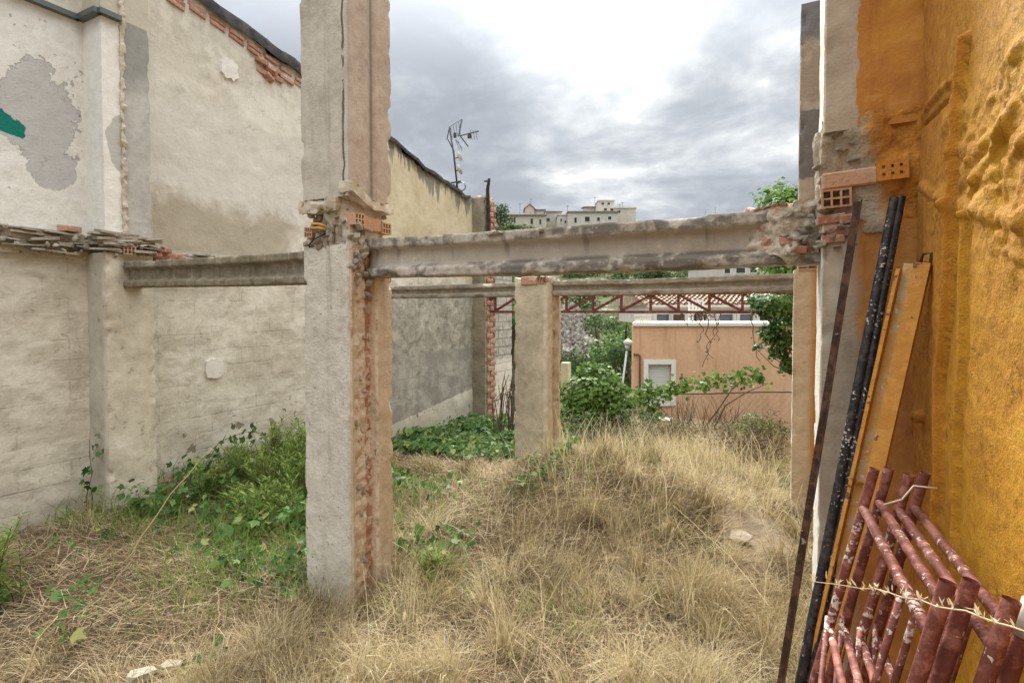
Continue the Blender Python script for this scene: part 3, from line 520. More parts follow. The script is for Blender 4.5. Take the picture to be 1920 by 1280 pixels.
# ---------------------------------------------------------------- right: rear column, orange wall with pilaster
XO = .486
mr = Mat('rear_right_column', .92, .12); x, y, z = mr.xyz(); a, b = mr.noise(2., 7, .62, .4), mr.noise(12, 5, .6)
cc = mr.ramp(a*.6+b*.4, (.35, (.42, .33, .22)), (.5, (.53, .43, .30)), (.65, (.61, .52, .39))); cc = mr.mix(mr.sm(x+(a-.5)*.1, .17, .26)*mr.sm(z, 2.6, 2.5), cc, (.46, .22, .05))
gu = mr.mix(mr.sm(a+(b-.5)*.3, .5, .6), (.33, .26, .20), (.42, .34, .27)); dkz = mr.sm(z+(a-.5)*.35, 3.45, 3.48)*(1-mr.sm(z+(b-.5)*.1, 4.12, 4.14))*mr.sm(b+(a-.5), .36, .4); gu = mr.mix(dkz*.85, gu, (.14, .13, .125)); gu = mr.mix(mr.sm(z+(a-.5)*.4, 4.78, 4.95)*.85, gu, (.13, .135, .15)); cc = mr.mix(mr.sm(z, 2.55, 2.6), cc, gu)
cc = mr.mix(mr.sm(x, .048, .042), cc, (.68, .65, .58)); mr.color(cc); mr.bump(b*.7+a*.4, .7, .025)
colr = thing('concrete_column', 'slim rear column beside the orange wall, pale below and dark stained above', 'column', (.3, 6.5, 0))
V, F = rough_box((.04, XO+.02, 6.32, 6.75, -.8, 2.52), .035, .01, .04, 27); mobj('shaft', V, F, mr, colr, True)
V, F = rough_box((.075, XO+.02, 6.33, 6.74, 2.535, 5.22), .04, .008, .06, 28); mobj('upper_shaft', V, F, mr, colr, True)
share('hollow_brick', hollow_mesh(M_TERRA, M_DARK, .18, .2, .07, 2, 1), colr, (.17, 6.405, 2.54))
ow = thing('orange_wall', 'orange wall sprayed with lumpy foam, broken masonry pilaster at its far end', 'wall', (XO, 2, 0))
# foam relief: pipes and lumps read off the photograph, on the wall plane
mo = Mat('orange_foam', .75, .3); x, y, z = mo.xyz(); a, b = mo.noise(2.4, 6, .6, .4), mo.noise(30, 5, .62)
cc = mo.ramp(a*.6+b*.4, (.34, (.40, .165, .018)), (.5, (.56, .265, .018)), (.66, (.67, .37, .035))); cc = mo.mix(mo.sm(y+(a-.5)*1.2, 2.0, 2.8)*.75, cc, mo.ramp(b, (.35, (.36, .135, .03)), (.6, (.50, .215, .05)))); cc = mo.mix(mo.sm(mo.noise(9, 6, .7, .3), .57, .63)*.35, cc, (.64, .36, .05)); cc = mo.mix(mo.sm((mo.noise(2.2, 5, .6, .9)-.5).abs(), .006, .002)*.55, cc, (.2, .07, .01))
pipe = mo.attr('pipe'); cc = mo.mix(pipe*.75, cc, (.50, .19, .015)); mo.color(cc); mo.bump(b*.6+mo.noise(85, 5, .7)*.6+mo.noise(200, 3, .6)*.25+a*.4, 1.0, .012)
gy = np.concatenate([np.linspace(-.6, 1.25, 20), np.linspace(1.27, 2.86, 240)]); gz = np.concatenate([np.linspace(-.4, .9, 30), np.linspace(.92, 4.6, 430), np.linspace(4.65, 5.6, 20)]); ny, nz = len(gy), len(gz); Y, Z = np.meshgrid(gy, gz, indexing='ij'); P = np.stack([0*Y+XO, Y, Z], -1).reshape(-1, 3)
def pxs(L): return [on_x(a_, b_, XO)[1:] for a_, b_ in L]
def sdist(P2, L):
    d = np.full(len(P2), 9.); 
    for A, B in zip(L, L[1:]):
        A, B = np.array(A), np.array(B); t = np.clip(((P2-A)@(B-A))/((B-A)@(B-A)), 0, 1); d = np.minimum(d, np.linalg.norm(P2-A-t[:, None]*(B-A), axis=1))
    return d
P2 = P[:, 1:]; wob = fbm(P, 7, 3, 61); P2w = P2 + np.stack([wob*.02, fbm(P, 5, 2, 62)*.02], -1)
H = fbm(P, 9, 4, 63)*.010 + fbm(P, 38, 3, 64)*.007 + fbm(P, 2, 2, 65)*.03; pipem = np.zeros(len(P))
for L, r, hgt in (([(1812, 70), (1806, 180), (1802, 330), (1796, 430), (1790, 560), (1774, 720), (1768, 880), (1764, 1010), (1756, 1280)], .017, .034), ([(1822, 400), (1818, 560), (1812, 760), (1800, 980), (1796, 1280)], .014, .022)):
    d = sdist(P2w, pxs(L)); k = np.clip(1-(d/r)**2, 0, 1)**.5; H += k*hgt; pipem = np.maximum(pipem, np.clip(k*2, 0, 1) if r > .015 else 0)
for L, r, hgt in (([(1712, 236), (1745, 190), (1785, 150)], .02, .013), ([(1700, 258), (1740, 225), (1800, 170)], .012, -.014), ([(1730, 350), (1780, 380), (1850, 395), (1920, 420)], .03, .012), ([(1830, 360), (1870, 280), (1900, 200)], .03, .012), ([(1640, 262), (1670, 255), (1705, 240)], .012, -.02)):
    d = sdist(P2w, pxs(L)); H += np.clip(1-(d/r)**2, 0, 1)*hgt
reg = np.zeros(len(P)); 
for px, py, r in ((1790, 230, .16), (1850, 240, .18), (1890, 190, .16), (1800, 330, .16), (1860, 340, .17), (1900, 400, .16), (1915, 290, .16), (1760, 380, .12), (1960, 330, .2)):
    c = on_x(px, py, XO)[1:]; reg = np.maximum(reg, np.clip(1.35-np.linalg.norm(P2-c, axis=1)/r, 0, 1))
lump = np.clip(fbm(P*np.array((1, .8, 1)), 18, 2, 66)*2.6+.05, 0, 1)**.7; lump2 = np.clip(fbm(P, 40, 2, 67)*2.4, 0, 1)**.7; H += reg*(lump*.024+lump2*.013)
P[:, 0] -= H
mobj('foam_face', P, grid(ny, nz), mo, ow, True, {'pipe': pipem})
q = MB(); q.box(XO+.03, XO+.4, -.6, 12, -1.6, 5.6); q.obj('wall_core', M_MORTAR, ow)
q = MB(); q.box(XO, XO+.028, 3.3, 12, -1.6, 3.1); q.obj('rear_face', plaster('rear_orange', (.42, .2, .04), (.5, .26, .07), (.56, .32, .1), 3, .5), ow)
# pilaster front: grey plaster with an over-sprayed ragged orange edge
mpf = Mat('pilaster_front', .9, .15); x, y, z = mpf.xyz(); a, b = mpf.noise(2.6, 7, .62, .4), mpf.noise(15, 5, .62)
gp = mpf.ramp(a*.6+b*.4, (.34, (.36, .31, .245)), (.5, (.46, .405, .33)), (.66, (.55, .50, .42)))
og = mpf.ramp(a*.6+b*.4+(x-.3)*.5, (.34, (.40, .165, .05)), (.5, (.50, .225, .06)), (.7, (.58, .29, .055)))
og = mpf.mix(mpf.sm(mpf.noise(1., 6, .65, .3, stretch=(9, 9, .8)), .48, .7)*.5, og, (.30, .115, .035)); og = mpf.mix(mpf.sm(b, .56, .62)*.35, og, (.60, .33, .12)); ed = x + (b-.5)*.06 + (a-.5)*.10; loz = mpf.sm(z, 2.45, 2.55)
cc = mpf.mix(mpf.sm(ed, .262, .266)*loz + (1-loz)*mpf.sm(ed, .245, .30)*.92, gp, og)
cc = mpf.mix(mpf.sm(x, .139, .134), cc, mpf.ramp(b, (.35, (.60, .58, .52)), (.6, (.74, .72, .67)))); mpf.color(cc); mpf.bump(b*.5+mpf.noise(60, 4)*.35, .5, .012)
V, F = rough_box((.13, XO+.02, 2.84, 3.3, -.5, 2.49), .02, .010, .03, 33); mobj('pilaster', V, F, mpf, ow, True)
V, F = rough_box((.13, XO+.02, 2.84, 3.3, 2.90, 5.9), .02, .009, .02, 34); mobj('upper_pilaster', V, F, mpf, ow, True)
mj = Mat('overspray_masonry', .92, .12); x, y, z = mj.xyz(); a, b = mj.noise(3, 7, .62, .4), mj.noise(16, 5, .62); cc = mj.ramp(b*.6+a*.4, (.35, (.22, .185, .14)), (.5, (.36, .31, .24)), (.65, (.50, .45, .37))); cc = mj.mix(mj.sm(x+(b-.5)*.1+(z-2.7)*.15, .29, .37), cc, mj.ramp(b, (.35, (.37, .15, .035)), (.6, (.53, .25, .05)))); mj.color(cc); mj.bump(b+mj.noise(50, 4)*.4, 1., .02)
mj2 = Mat('broken_masonry', .92, .12); a, b = mj2.noise(5, 6, .62, .5), mj2.noise(22, 5, .62); cc = mj2.ramp(b*.7+a*.3, (.33, (.27, .225, .17)), (.48, (.50, .445, .36)), (.62, (.68, .63, .55))); cc = mj2.mix(mj2.sm(a+(b-.5)*.3, .55, .58)*.85, cc, (.42, .215, .15)); mj2.color(cc); mj2.bump(b+mj2.noise(60, 4)*.4, 1., .02)
V, F = rough_box((.125, XO+.02, 2.865, 3.28, 2.45, 2.96), .012, .045, .04, 35, lambda p, n, q: q - np.outer(np.clip((p[:, 0]-.2)/.1, 0, 1)*(n[:, 1] < -.5)*.022, (0, 1, 0)), .06, 9.); mobj('joint_core', V, F, mj, ow, True)
def onp(px, py, Y=2.83): return on_y(px, py, Y)
hbig = hollow_mesh(M_TERRA, M_DARK, .118, .24, .083, 3, 2); p = onp(1568, 372); share('hollow_brick', hbig, ow, (p[0], 2.94, p[2]), (0, -.03, 0))
p = onp(1600, 334); share('brick', box_mesh(M_TERRA, 'clay_block', .25, .1, .075, .03, 7), ow, (p[0], 2.872, p[2]), (0, -.04, 0))
p = onp(1672, 320); share('hollow_brick', hollow_mesh(M_ORBRICK, M_DARK, .115, .2, .085, 3, 2, .021), ow, (p[0], 2.906, p[2]), (0, -.05, 0))
for px, py, w_ in ((1558, 410, 1), (1575, 432, 1.1), (1562, 447, .9), (1590, 410, .8)): p = onp(px, py); share('brick', box_mesh(M_BRICK, 'brick', .10*w_, .1, .04, .15, px), ow, (p[0], 2.875, p[2]), (rr.uniform(-.1, .1), rr.uniform(-.15, .1), .1))
def heap(par, n, pxa, pxb, pya, pyb, Y, s0, s1, ms, nm='mortar_lump', flat=1.):
    for _ in range(n): p = onp(rr.uniform(pxa, pxb), rr.uniform(pya, pyb), Y+rr.uniform(-.02, .02)); share(nm, rr.choice(ms), par, p, (rr.uniform(-.4, .4), rr.uniform(-.5, .3), rr.random()*6), (rr.uniform(s0, s1)*1.3, rr.uniform(s0, s1), rr.uniform(s0, s1)*flat))
heap(ow, 9, 1532, 1552, 310, 400, 2.87, .02, .06, st_m+st_r); heap(ow, 20, 1535, 1600, 390, 465, 2.845, .02, .05, st_m+st_r, flat=.5); V, F = rough_box((-.20, .14, 2.985, 3.19, 2.36, 2.63), .011, .075, .05, 37, lambda p, n, q: np.where((p[:, :1] < -.05), q + np.outer(np.clip(-.05-p[:, 0], 0, 1), (0, .45, 0)), q), .07, 10.); mobj('broken_casing', V, F, mj2, ow, True)
heap(ow, 16, 1465, 1538, 395, 480, 2.97, .02, .055, st_m+st_r, flat=.6); heap(ow, 6, 1540, 1600, 255, 318, 2.87, .03, .09, st_r, flat=.3)
for px, py in ((1478, 452), (1500, 468)): p = onp(px, py, 2.99); share('brick', bm2, ow, p, (0, rr.uniform(-.1, .1), rr.uniform(-.2, .2)), (.6, .4, .6))
p = on_x(1735, 778, XO); q = MB(); q.tube([(XO+.02, p[1], p[2]), (XO-.045, p[1]-.01, p[2]-.01)], [.03, .024], 12); q.tube([(XO-.046, p[1]-.01, p[2]-.01), (XO-.05, p[1]-.01, p[2]-.01)], .011, 8); q.obj('pipe_stub', mo, ow, True)
# ---------------------------------------------------------------- things leaning on the orange wall
def paint(name, a, b, c, th=.56, rough=.6, sc=14):
    m = Mat(name, rough, .35); n = m.noise(sc, 6, .65, .3); k = m.noise(sc*2.6, 4, .6); l = m.noise(4, 4, .6); m.color(m.mix(m.sm(k+(l-.5)*.9, th+.075, th+.095), m.mix(m.sm(n, .45, .6), a, b), c)); m.bump(k, .5, .008); return m
M_ROD = paint('brown_rusty_steel', (.055, .028, .018), (.14, .07, .045), (.38, .32, .26), .64); M_BLK = paint('black_painted_tube', (.013, .013, .016), (.05, .04, .04), (.50, .46, .42), .59, .5, 30); M_OCH = paint('ochre_painted_steel', (.50, .23, .04), (.57, .29, .06), (.17, .085, .05), .55, .65, 14); M_GAL = paint('worn_zinc', (.50, .27, .07), (.48, .36, .2), (.55, .52, .46), .58)
M_TUB = paint('red_oxide_tube', (.17, .05, .038), (.34, .135, .105), (.60, .51, .45), .555, .62, 22)
def lean(px0, py0, Y0, foot, mat): return onp(px0, py0, Y0), np.array(foot)
t0 = onp(1608, 378, 2.79); f0 = np.array((-.08, 2.58, -.06)); rod = thing('steel_angle', 'slim rusty brown steel angle leaning on the pilaster, leftmost of the leaning steel', 'steel angle', f0)
q = MB(); q.bar(f0, t0, .028, .006, (0, -1, .2)); q.obj('flange', M_ROD, rod); q = MB(); q.bar(f0+(.012, -.020, 0), t0+(.012, -.020, 0), .006, .034, (0, -1, .2)); q.obj('flange', M_ROD, rod)
for k, (px, lab, rad) in enumerate(((1678, 'black steel tube leaning on the pilaster beside the rusty brown angle', .0195), (1690, 'black tube spattered with white paint, leaning beside the ochre channel', .0165))):
    t0 = onp(px, 372 - 3*k, 2.76); f0 = np.array((-.05+.037*k, 2.28, -.02)); q = MB(); q.tube([f0, f0*.5+t0*.5, t0], rad, 12, False)
    o = thing('steel_tube', lab, 'tube', f0); q.obj('tube', M_BLK, o, True); q = MB(); q.tube([t0-(t0-f0)*.05/3, t0-(t0-f0)*.048/3], rad-.003, 12); q.obj('tube_end_shade', M_DARK, o)  # near-black disc just inside the mouth stands in for shade in the hollow
# ochre channel
tA = on_x(1716, 495, XO-.05); nA = np.cross(ray(1716, 495), ray(1540, 1280)); fy = 2.36; fA = np.array((-(nA[1]*fy+nA[2]*-2.1)/nA[0], fy, 0.)); ch = thing('steel_channel', 'ochre painted steel channel with stiffener tabs leaning on the orange wall', 'steel channel', fA)
ax = (tA-fA)/np.linalg.norm(tA-fA); vw = np.array((-.35, -.94, 0)); vw -= ax*(vw@ax); vw /= np.linalg.norm(vw); sdv = np.cross(ax, vw); sdv *= -1 if sdv[0] > 0 else 1     # vw to the viewer, sdv to the left
def slabbar(a0, b0, w0, w1, d0, d1): 
    V = [p + sdv*i + vw*j for p in (a0, b0) for i, j in ((w0, d0), (w1, d0), (w1, d1), (w0, d1))]; return V, [(3, 2, 1, 0), (4, 5, 6, 7), (0, 1, 5, 4), (1, 2, 6, 5), (2, 3, 7, 6), (3, 0, 4, 7)]
MB().add(*slabbar(fA, tA, 0, .036, 0, .006)).obj('web', M_GAL, ch); MB().add(*slabbar(fA, tA, -.054, -.001, .0, .035)).obj('flange', M_OCH, ch); MB().add(*slabbar(fA, tA-ax*.03, .037, .050, .0, .04)).obj('flange', M_OCH, ch)
for t in (.10, .36, .62): c = fA + (tA-fA)*t; MB().add([c+sdv*.002+vw*.008, c+sdv*.035+vw*.008, c+sdv*.02+vw*.04, c+sdv*.002+vw*.008+ax*.008, c+sdv*.035+vw*.008+ax*.008, c+sdv*.02+vw*.04+ax*.008], [(0, 2, 1), (3, 4, 5), (0, 1, 4, 3), (1, 2, 5, 4), (2, 0, 3, 5)]).obj('stiffener', M_OCH, ch)
q = MB(); q.tube([tA-sdv*.02+vw*.02, tA-sdv*.02+vw*.02+ax*.035, tA-sdv*.045+vw*.01+ax*.045, tA-sdv*.05-ax*.02], .006, 6); q.obj('hook', M_ROD, ch, True)
# scaffold frames
FR = [('brown speckled scaffold frame next to the ochre channel', .246, 1.40, 0.0, 0), ('second red scaffold frame from the ochre channel, plain tubes', .292, 1.42, .03, 1), ('third red scaffold frame from the ochre channel, heavily spattered with white', .340, 1.42, -.03, 2), ('red scaffold frame closest to the orange wall, with a white tie wire', .392, 1.42, .02, 3)]
for lab, xt, zt, dyy, k in FR:
    o = thing('scaffold', lab, 'scaffold', (xt-.30, 1.7, 0), 'red scaffold frames stacked on the orange wall')
    def at(y_, z_, xo=0.): return (xt + (z_-1.42)*.215 + xo + (2.24-y_)*.045, y_+dyy, z_)
    r = .0158; y0_, y1_ = 1.42, 2.24
    for y_ in (y0_, y1_):
        q = MB(); q.tube([at(y_, 0), at(y_, .8), at(y_, 1.545 if y_ == y1_ else 1.525)], r, 12, False); q.obj('post', M_TUB, o, True)
        ze = 1.545 if y_ == y1_ else 1.525; q = MB(); q.tube([at(y_, ze-.03), at(y_, ze-.028)], r-.002, 12); q.obj('post_end_shade', M_DARK, o)  # dark plug paints the shaded inside of the open post top
    for z_ in (zt, .95, .35): q = MB(); q.tube([at(y0_+.005, z_), at(y1_-.005, z_)], .0148 if z_ > 1 else .0125, 12); q.obj('rail', M_TUB, o, True)
    q = MB(); q.tube([at(y1_-.03, 1.0, -.02), at(y0_+.18, .38, -.02)], .009, 8); q.obj('brace', M_TUB, o, True); q = MB(); q.tube([at(y0_+.2, 1.38, -.01), at(y0_+.2, .98, -.01)], .009, 8); q.obj('brace', M_TUB, o, True)
    if k == 3: q = MB(); q.tube([at(y0_, 1.435), at(y0_, 1.51)], .0185, 12); q.obj('sleeve', paint('whitewashed_sleeve', (.45, .40, .35), (.58, .54, .48), (.1, .06, .05), .56), o, True)
    if k == 3: q = MB(); q.tube([(xt-.10, 2.18, 1.44), (xt-.05, 2.17, 1.47), (xt-.02, 2.17, 1.52), (xt+.045, 2.19, 1.515)], .0032, 6); q.obj('tie_wire', Mat('white_plastic_wire', .5).color((.7, .62, .52)), o, True)
# ---------------------------------------------------------------- houses beyond the lot
M_WHITE = plaster('white_trim', (.62, .60, .55), (.72, .70, .65), (.78, .76, .72), 4, .3)
M_GLASS = Mat('window_glass', .12, .5).color((.16, .20, .24)); M_GLASSD = Mat('dark_glass', .12, .5).color((.035, .04, .045))
M_SHUT = Mat('grey_roller_shutter', .6, .3); x, y, z = M_SHUT.xyz(); M_SHUT.color((.60, .61, .57))
def local(px, py, D): p = at_d(px, py, D) - EYE; return p@RGT, p[2]+EYE[2]
HD = 17.0; hb_ = EYE + FL*HD; house = thing('terraced_house', 'orange house with white framed shuttered window and tiled upper storey behind the lot', 'house', (hb_[0], hb_[1], -3.6), None, YAW)
def hp(mb, name, mat, par=house, smooth=False, base=house, **kw):
    o = mb.obj(name, mat, None, smooth, **kw); o.parent = par
    if par is not base and par is not None: o.matrix_parent_inverse = par.matrix_basis.inverted()
    return o
ZB = -3.6
def hx(px): return local(px, 600, HD)[0]
def hz(py, D=HD): return local(1300, py, D)[1]-ZB
mh = Mat('orange_render', .9, .12); a, b = mh.noise(.8, 6, .6), mh.noise(9, 5, .6); x, y, z = mh.xyz(); cc = mh.ramp(a*.6+b*.4, (.34, (.54, .315, .19)), (.5, (.62, .38, .24)), (.66, (.68, .45, .30))); cc = mh.mix(mh.sm(mh.noise(1., 6, .65, .3, stretch=(4, 1, .4)), .48, .68)*.45, cc, (.40, .225, .115)); cc = mh.mix(mh.sm(z+(a-.5)*1.5, 2.2, .8)*.4, cc, (.36, .22, .13)); mh.color(cc); mh.bump(b, .4, .01)
x0, x1 = hx(1188), hx(1575); wx0, wx1, wz0, wz1 = hx(1216), hx(1259), hz(752), hz(683); zt = hz(611)
q = MB(); q.box(x0, wx0, 0, .25, 0, zt); q.box(wx1, x1, 0, .25, 0, zt); q.box(wx0, wx1, 0, .25, 0, wz0); q.box(wx0, wx1, 0, .25, wz1, zt); q.add([(x0+.08, .25, 0), (x1, .25, 0), (x1, 6, 0), (x0+1.6, 6, 0), (x0+.08, .25, zt), (x1, .25, zt), (x1, 6, zt), (x0+1.6, 6, zt)], [(3, 2, 1, 0), (4, 5, 6, 7), (1, 2, 6, 5), (2, 3, 7, 6), (3, 0, 4, 7)]); hp(q, 'wall', mh)
q = MB(); q.add([(x0-.05, -.06, zt+.002), (x1, -.06, zt+.002), (x1, 6, zt+.002), (x0+1.55, 6, zt+.002), (x0-.05, -.06, zt+.10), (x1, -.06, zt+.10), (x1, 6, zt+.10), (x0+1.55, 6, zt+.10)], [(3, 2, 1, 0), (4, 5, 6, 7), (0, 1, 5, 4), (1, 2, 6, 5), (2, 3, 7, 6), (3, 0, 4, 7)]); hp(q, 'coping', M_WHITE)
t = .15; q = MB(); q.box(wx0-t, wx0, -.03, .12, wz0-t, wz1+t); q.box(wx1, wx1+t, -.03, .12, wz0-t, wz1+t); q.box(wx0, wx1, -.03, .12, wz1, wz1+t); q.box(wx0, wx1, -.06, .12, wz0-t, wz0); win = hp(q, 'window', M_WHITE)
q = MB(); n = 14
for k in range(n): zz = wz0+(wz1-wz0)*k/n; q.box(wx0+.01, wx1-.01, .10, .13, zz+.004, zz+(wz1-wz0)/n-.004)
q.box(wx0, wx1, .13, .16, wz0, wz1); o = q.obj('roller_shutter', M_SHUT, None); o.parent = win
q = MB(); xx = hx(1200); q.tube([(xx, -.05, hz(800)), (xx, -.05, hz(667)), (xx-.06, -.05, hz(664)), (xx-.2, -.02, hz(664))], .035, 8); hp(q, 'downpipe', paint('brown_pipe', (.16, .08, .05), (.2, .1, .06), (.25, .15, .1)), smooth=True)
# set-back upper storey
D2 = 20.5; off = D2-HD
def h2x(px): return local(px, 600, D2)[0]
def h2z(py): return local(1300, py, D2)[1]-ZB
mup2 = plaster('pinkish_render', (.52, .45, .40), (.62, .56, .50), (.70, .65, .60), 3, .3)
ops = [(1231, 1256, M_GLASS), (1260, 1284, paint('brown_door', (.16, .09, .05), (.2, .12, .07), (.1, .06, .04))), (1296, 1308, M_GLASSD), (1314, 1325, M_GLASSD), (1349, 1374, M_GLASS), (1387, 1412, M_GLASS), (1424, 1446, M_GLASSD)]
u0, u1 = h2x(1219), h2x(1560); zlo, zhi, oz = zt, h2z(572), h2z(589); q = MB(); prev = u0
for pa, pb, _ in ops: q.box(prev, h2x(pa), off, off+.25, zlo-.05, oz); prev = h2x(pb)
q.box(prev, u1, off, off+.25, zlo-.05, oz); q.box(u0, u1, off, off+.25, oz, zhi); q.box(u0, u0+.2, off+.25, off+6, zlo-.05, zhi); q.box(u0+.2, u1, off+5.8, off+6, zlo-.05, zhi); hp(q, 'upper_wall', mup2)
for pa, pb, mt in ops:
    q = MB(); q.box(h2x(pa), h2x(pb), off+.12, off+.16, zlo-.05, oz); hp(q, 'door' if mt not in (M_GLASS, M_GLASSD) else 'window_pane', mt)
    q = MB(); xa, xb = h2x(pa), h2x(pb); q.box(xa-.12, xa, off-.03, off-.002, zlo, oz+.08); q.box(xb, xb+.12, off-.03, off-.002, zlo, oz+.08); q.box(xa, xb, off-.03, off-.002, oz, oz+.08); hp(q, 'window_frame', M_WHITE)
q = MB(); q.box(u0-.1, u1, off-.25, off-.02, h2z(585), h2z(583)); q.box(u0-.15, u1, off-.35, off+.02, zhi-.06, zhi); hp(q, 'cornice', M_WHITE)
# pantiles: each column a row of half pipes, joined
mt_ = Mat('pantiles', .9, .15); f = mt_.noise(3, 5, .6); g_ = mt_.noise(18, 4); mt_.color(mt_.ramp(f*.5+g_*.5, (.33, (.19, .12, .085)), (.48, (.40, .29, .22)), (.66, (.62, .53, .44)))); V = []; Fq = []
cols = int((u1-u0+.4)/.20); seg = 7
for i in range(cols):
    xc = u0-.2+i*.20
    for r in range(11):
        ya, za = off-.45+r*.36, zhi+.02+r*.36*.2; yb, zb_ = ya+.42, za+.42*.2-.03; b0_ = len(V); j = rr.uniform(-.015, .015)
        for (yy_, zz_, rad) in ((ya, za+.02, .095), (yb, zb_, .075)):
            for k in range(seg): an = math.pi*k/(seg-1); V.append((xc+j+rad*math.cos(an), yy_, zz_+rad*math.sin(an)*.9))
        Fq += [(b0_+k, b0_+k+1, b0_+seg+k+1, b0_+seg+k) for k in range(seg-1)]
V = np.array(V); ob = mobj('roof_tiles', V, np.array(Fq), mt_, None, True, kind='stuff'); ob.parent = house
q = MB(); q.add([(u0-.15, off-.4, zhi), (u1, off-.4, zhi), (u1, off+3.6, zhi+.78), (u0-.15, off+3.6, zhi+.78), (u0-.15, off+7, zhi), (u1, off+7, zhi)], [(0, 1, 2, 3), (3, 2, 5, 4), (0, 3, 4), (1, 5, 2), (0, 4, 5, 1)]); hp(q, 'roof_deck', mt_)
bal = MB(); bx0, bx1 = hx(1190), hx(1222); zz = zt+.10; bal.box(bx0, bx1, .02, .12, zz+.20, zz+.26)
for k in range(7): bal.box(bx0+k*(bx1-bx0)/7+.02, bx0+k*(bx1-bx0)/7+.065, .04, .10, zz+.002, zz+.20)
hp(bal, 'balustrade', M_WHITE)
# white garden chair on the roof terrace
cx, cz = hx(1316), zt+.10; chair = thing('garden_chair', 'white garden chair on the terrace edge of the orange house', 'chair', (0, 0, 0)); chair.matrix_basis = house.matrix_basis @ Matrix.Translation((cx, .35, cz))
for sx in (-.24, .24):
    for sy in (-.2, .2): q = MB(); q.tube([(sx, sy, 0), (sx*.9, sy*.9, .30)], .02, 6); o = q.obj('leg', M_WHITE); o.parent = chair
q = MB(); q.box(-.25, .25, -.22, .22, .30, .34); o = q.obj('seat', M_WHITE); o.parent = chair
q = MB(); q.box(-.24, .24, .2, .24, .345, .42); [q.box(-.24+k*.11, -.18+k*.11, .2, .23, .42, .68) for k in range(5)]; q.box(-.24, .24, .2, .24, .68, .74); o = q.obj('backrest', M_WHITE); o.parent = chair
# lamp post
lp = at_d(1157, 800, 14.2); lt = at_d(1176, 652, 14.2); lamp = thing('street_lamp', 'grey street lamp with round white head left of the orange house', 'street lamp', (lp[0], lp[1], HILL(lp[0:1], lp[1:2])[0]))
M_GREYM = Mat('galvanised_steel', .5, .4, .3).color((.38, .40, .40)); q = MB(); q.tube([(lp[0]-.05, lp[1], HILL(lp[0:1], lp[1:2])[0]-.2), lp, lt], [.042, .036, .026], 8); q.obj('pole', M_GREYM, lamp, True)
bm = bmesh.new(); bmesh.ops.create_uvsphere(bm, u_segments=16, v_segments=10, radius=.10, matrix=Matrix.Translation(lt+np.array((0.02, 0, .14))) @ Matrix.Diagonal((1.25, 1, .85, 1))); me = bpy.data.meshes.new('lamp_globe'); bm.to_mesh(me); bm.free(); me.materials.append(Mat('opal_globe', .3, .5).color((.5, .51, .5)).m); [setattr(p_, 'use_smooth', True) for p_ in me.polygons]; fin(bpy.data.objects.new('lamp_globe', me), 'lamp_globe', lamp)
q = MB(); q.tube([lt-np.array((0, 0, .05)), lt+np.array((0, 0, .06))], [.05, .07], 10); q.obj('collar', M_GREYM, lamp, True)
# low white wall and pale gate post seen behind the shrub
p = at_d(1058, 680, 12.6); q = MB(); q.box(p[0]-.09, p[0]+.09, p[1], p[1]+.2, -2.2, p[2]); q.obj('gate_post', plaster('cream_post', (.6, .54, .38), (.68, .62, .45), (.72, .67, .5), 4, .4), None, label='short pale cream gate post just right of the middle column', cat='post')
p = at_d(1243, 788, 12.6); q = MB(); q.box(p[0]-.17, p[0]+.17, p[1], p[1]+.3, -2, p[2]+.02); q.obj('meter_box', M_WHITE, None, label='small white box half hidden by weeds in front of the orange house', cat='box')
# chain link fence along the end of the lot
YF = 11.9; fence = thing('chain_link_fence', 'sagging chain link fence strung across the end of the lot', 'fence', (-2.5, YF, -.6)); M_WIRE = Mat('rusty_wire', .7, .3).color((.17, .13, .10))
fx0, fx1 = -5.9, .42; q = MB(); ztop = lambda xx: .38+.1*math.sin((xx+1)*1.1)
nW = 54
for k in range(nW+12):
    for s in (-1, 1):
        xa = fx0 + (k-6)*(fx1-fx0)/nW; xb = xa + s*.95; za, zb_ = -.75, ztop(max(min(xb, fx1), fx0))
        if min(xa, xb) < fx0 or max(xa, xb) > fx1: continue
        q.tube([(xa, YF, za), (xb, YF+.004*s, zb_)], .0022, 3, False)
q.obj('mesh_wire', M_WIRE, fence, kind='stuff'); q = MB(); q.tube([(fx0+(fx1-fx0)*k/16, YF-.01, ztop(fx0+(fx1-fx0)*k/16)+.01) for k in range(17)], .02, 6); q.obj('top_wire', M_WIRE, fence, True)
for xx in (-5.7, -3.9, .36): q = MB(); q.tube([(xx, YF, -1.2), (xx, YF, ztop(xx)+.06)], .03, 7); q.obj('fence_post', M_WIRE, fence, True)
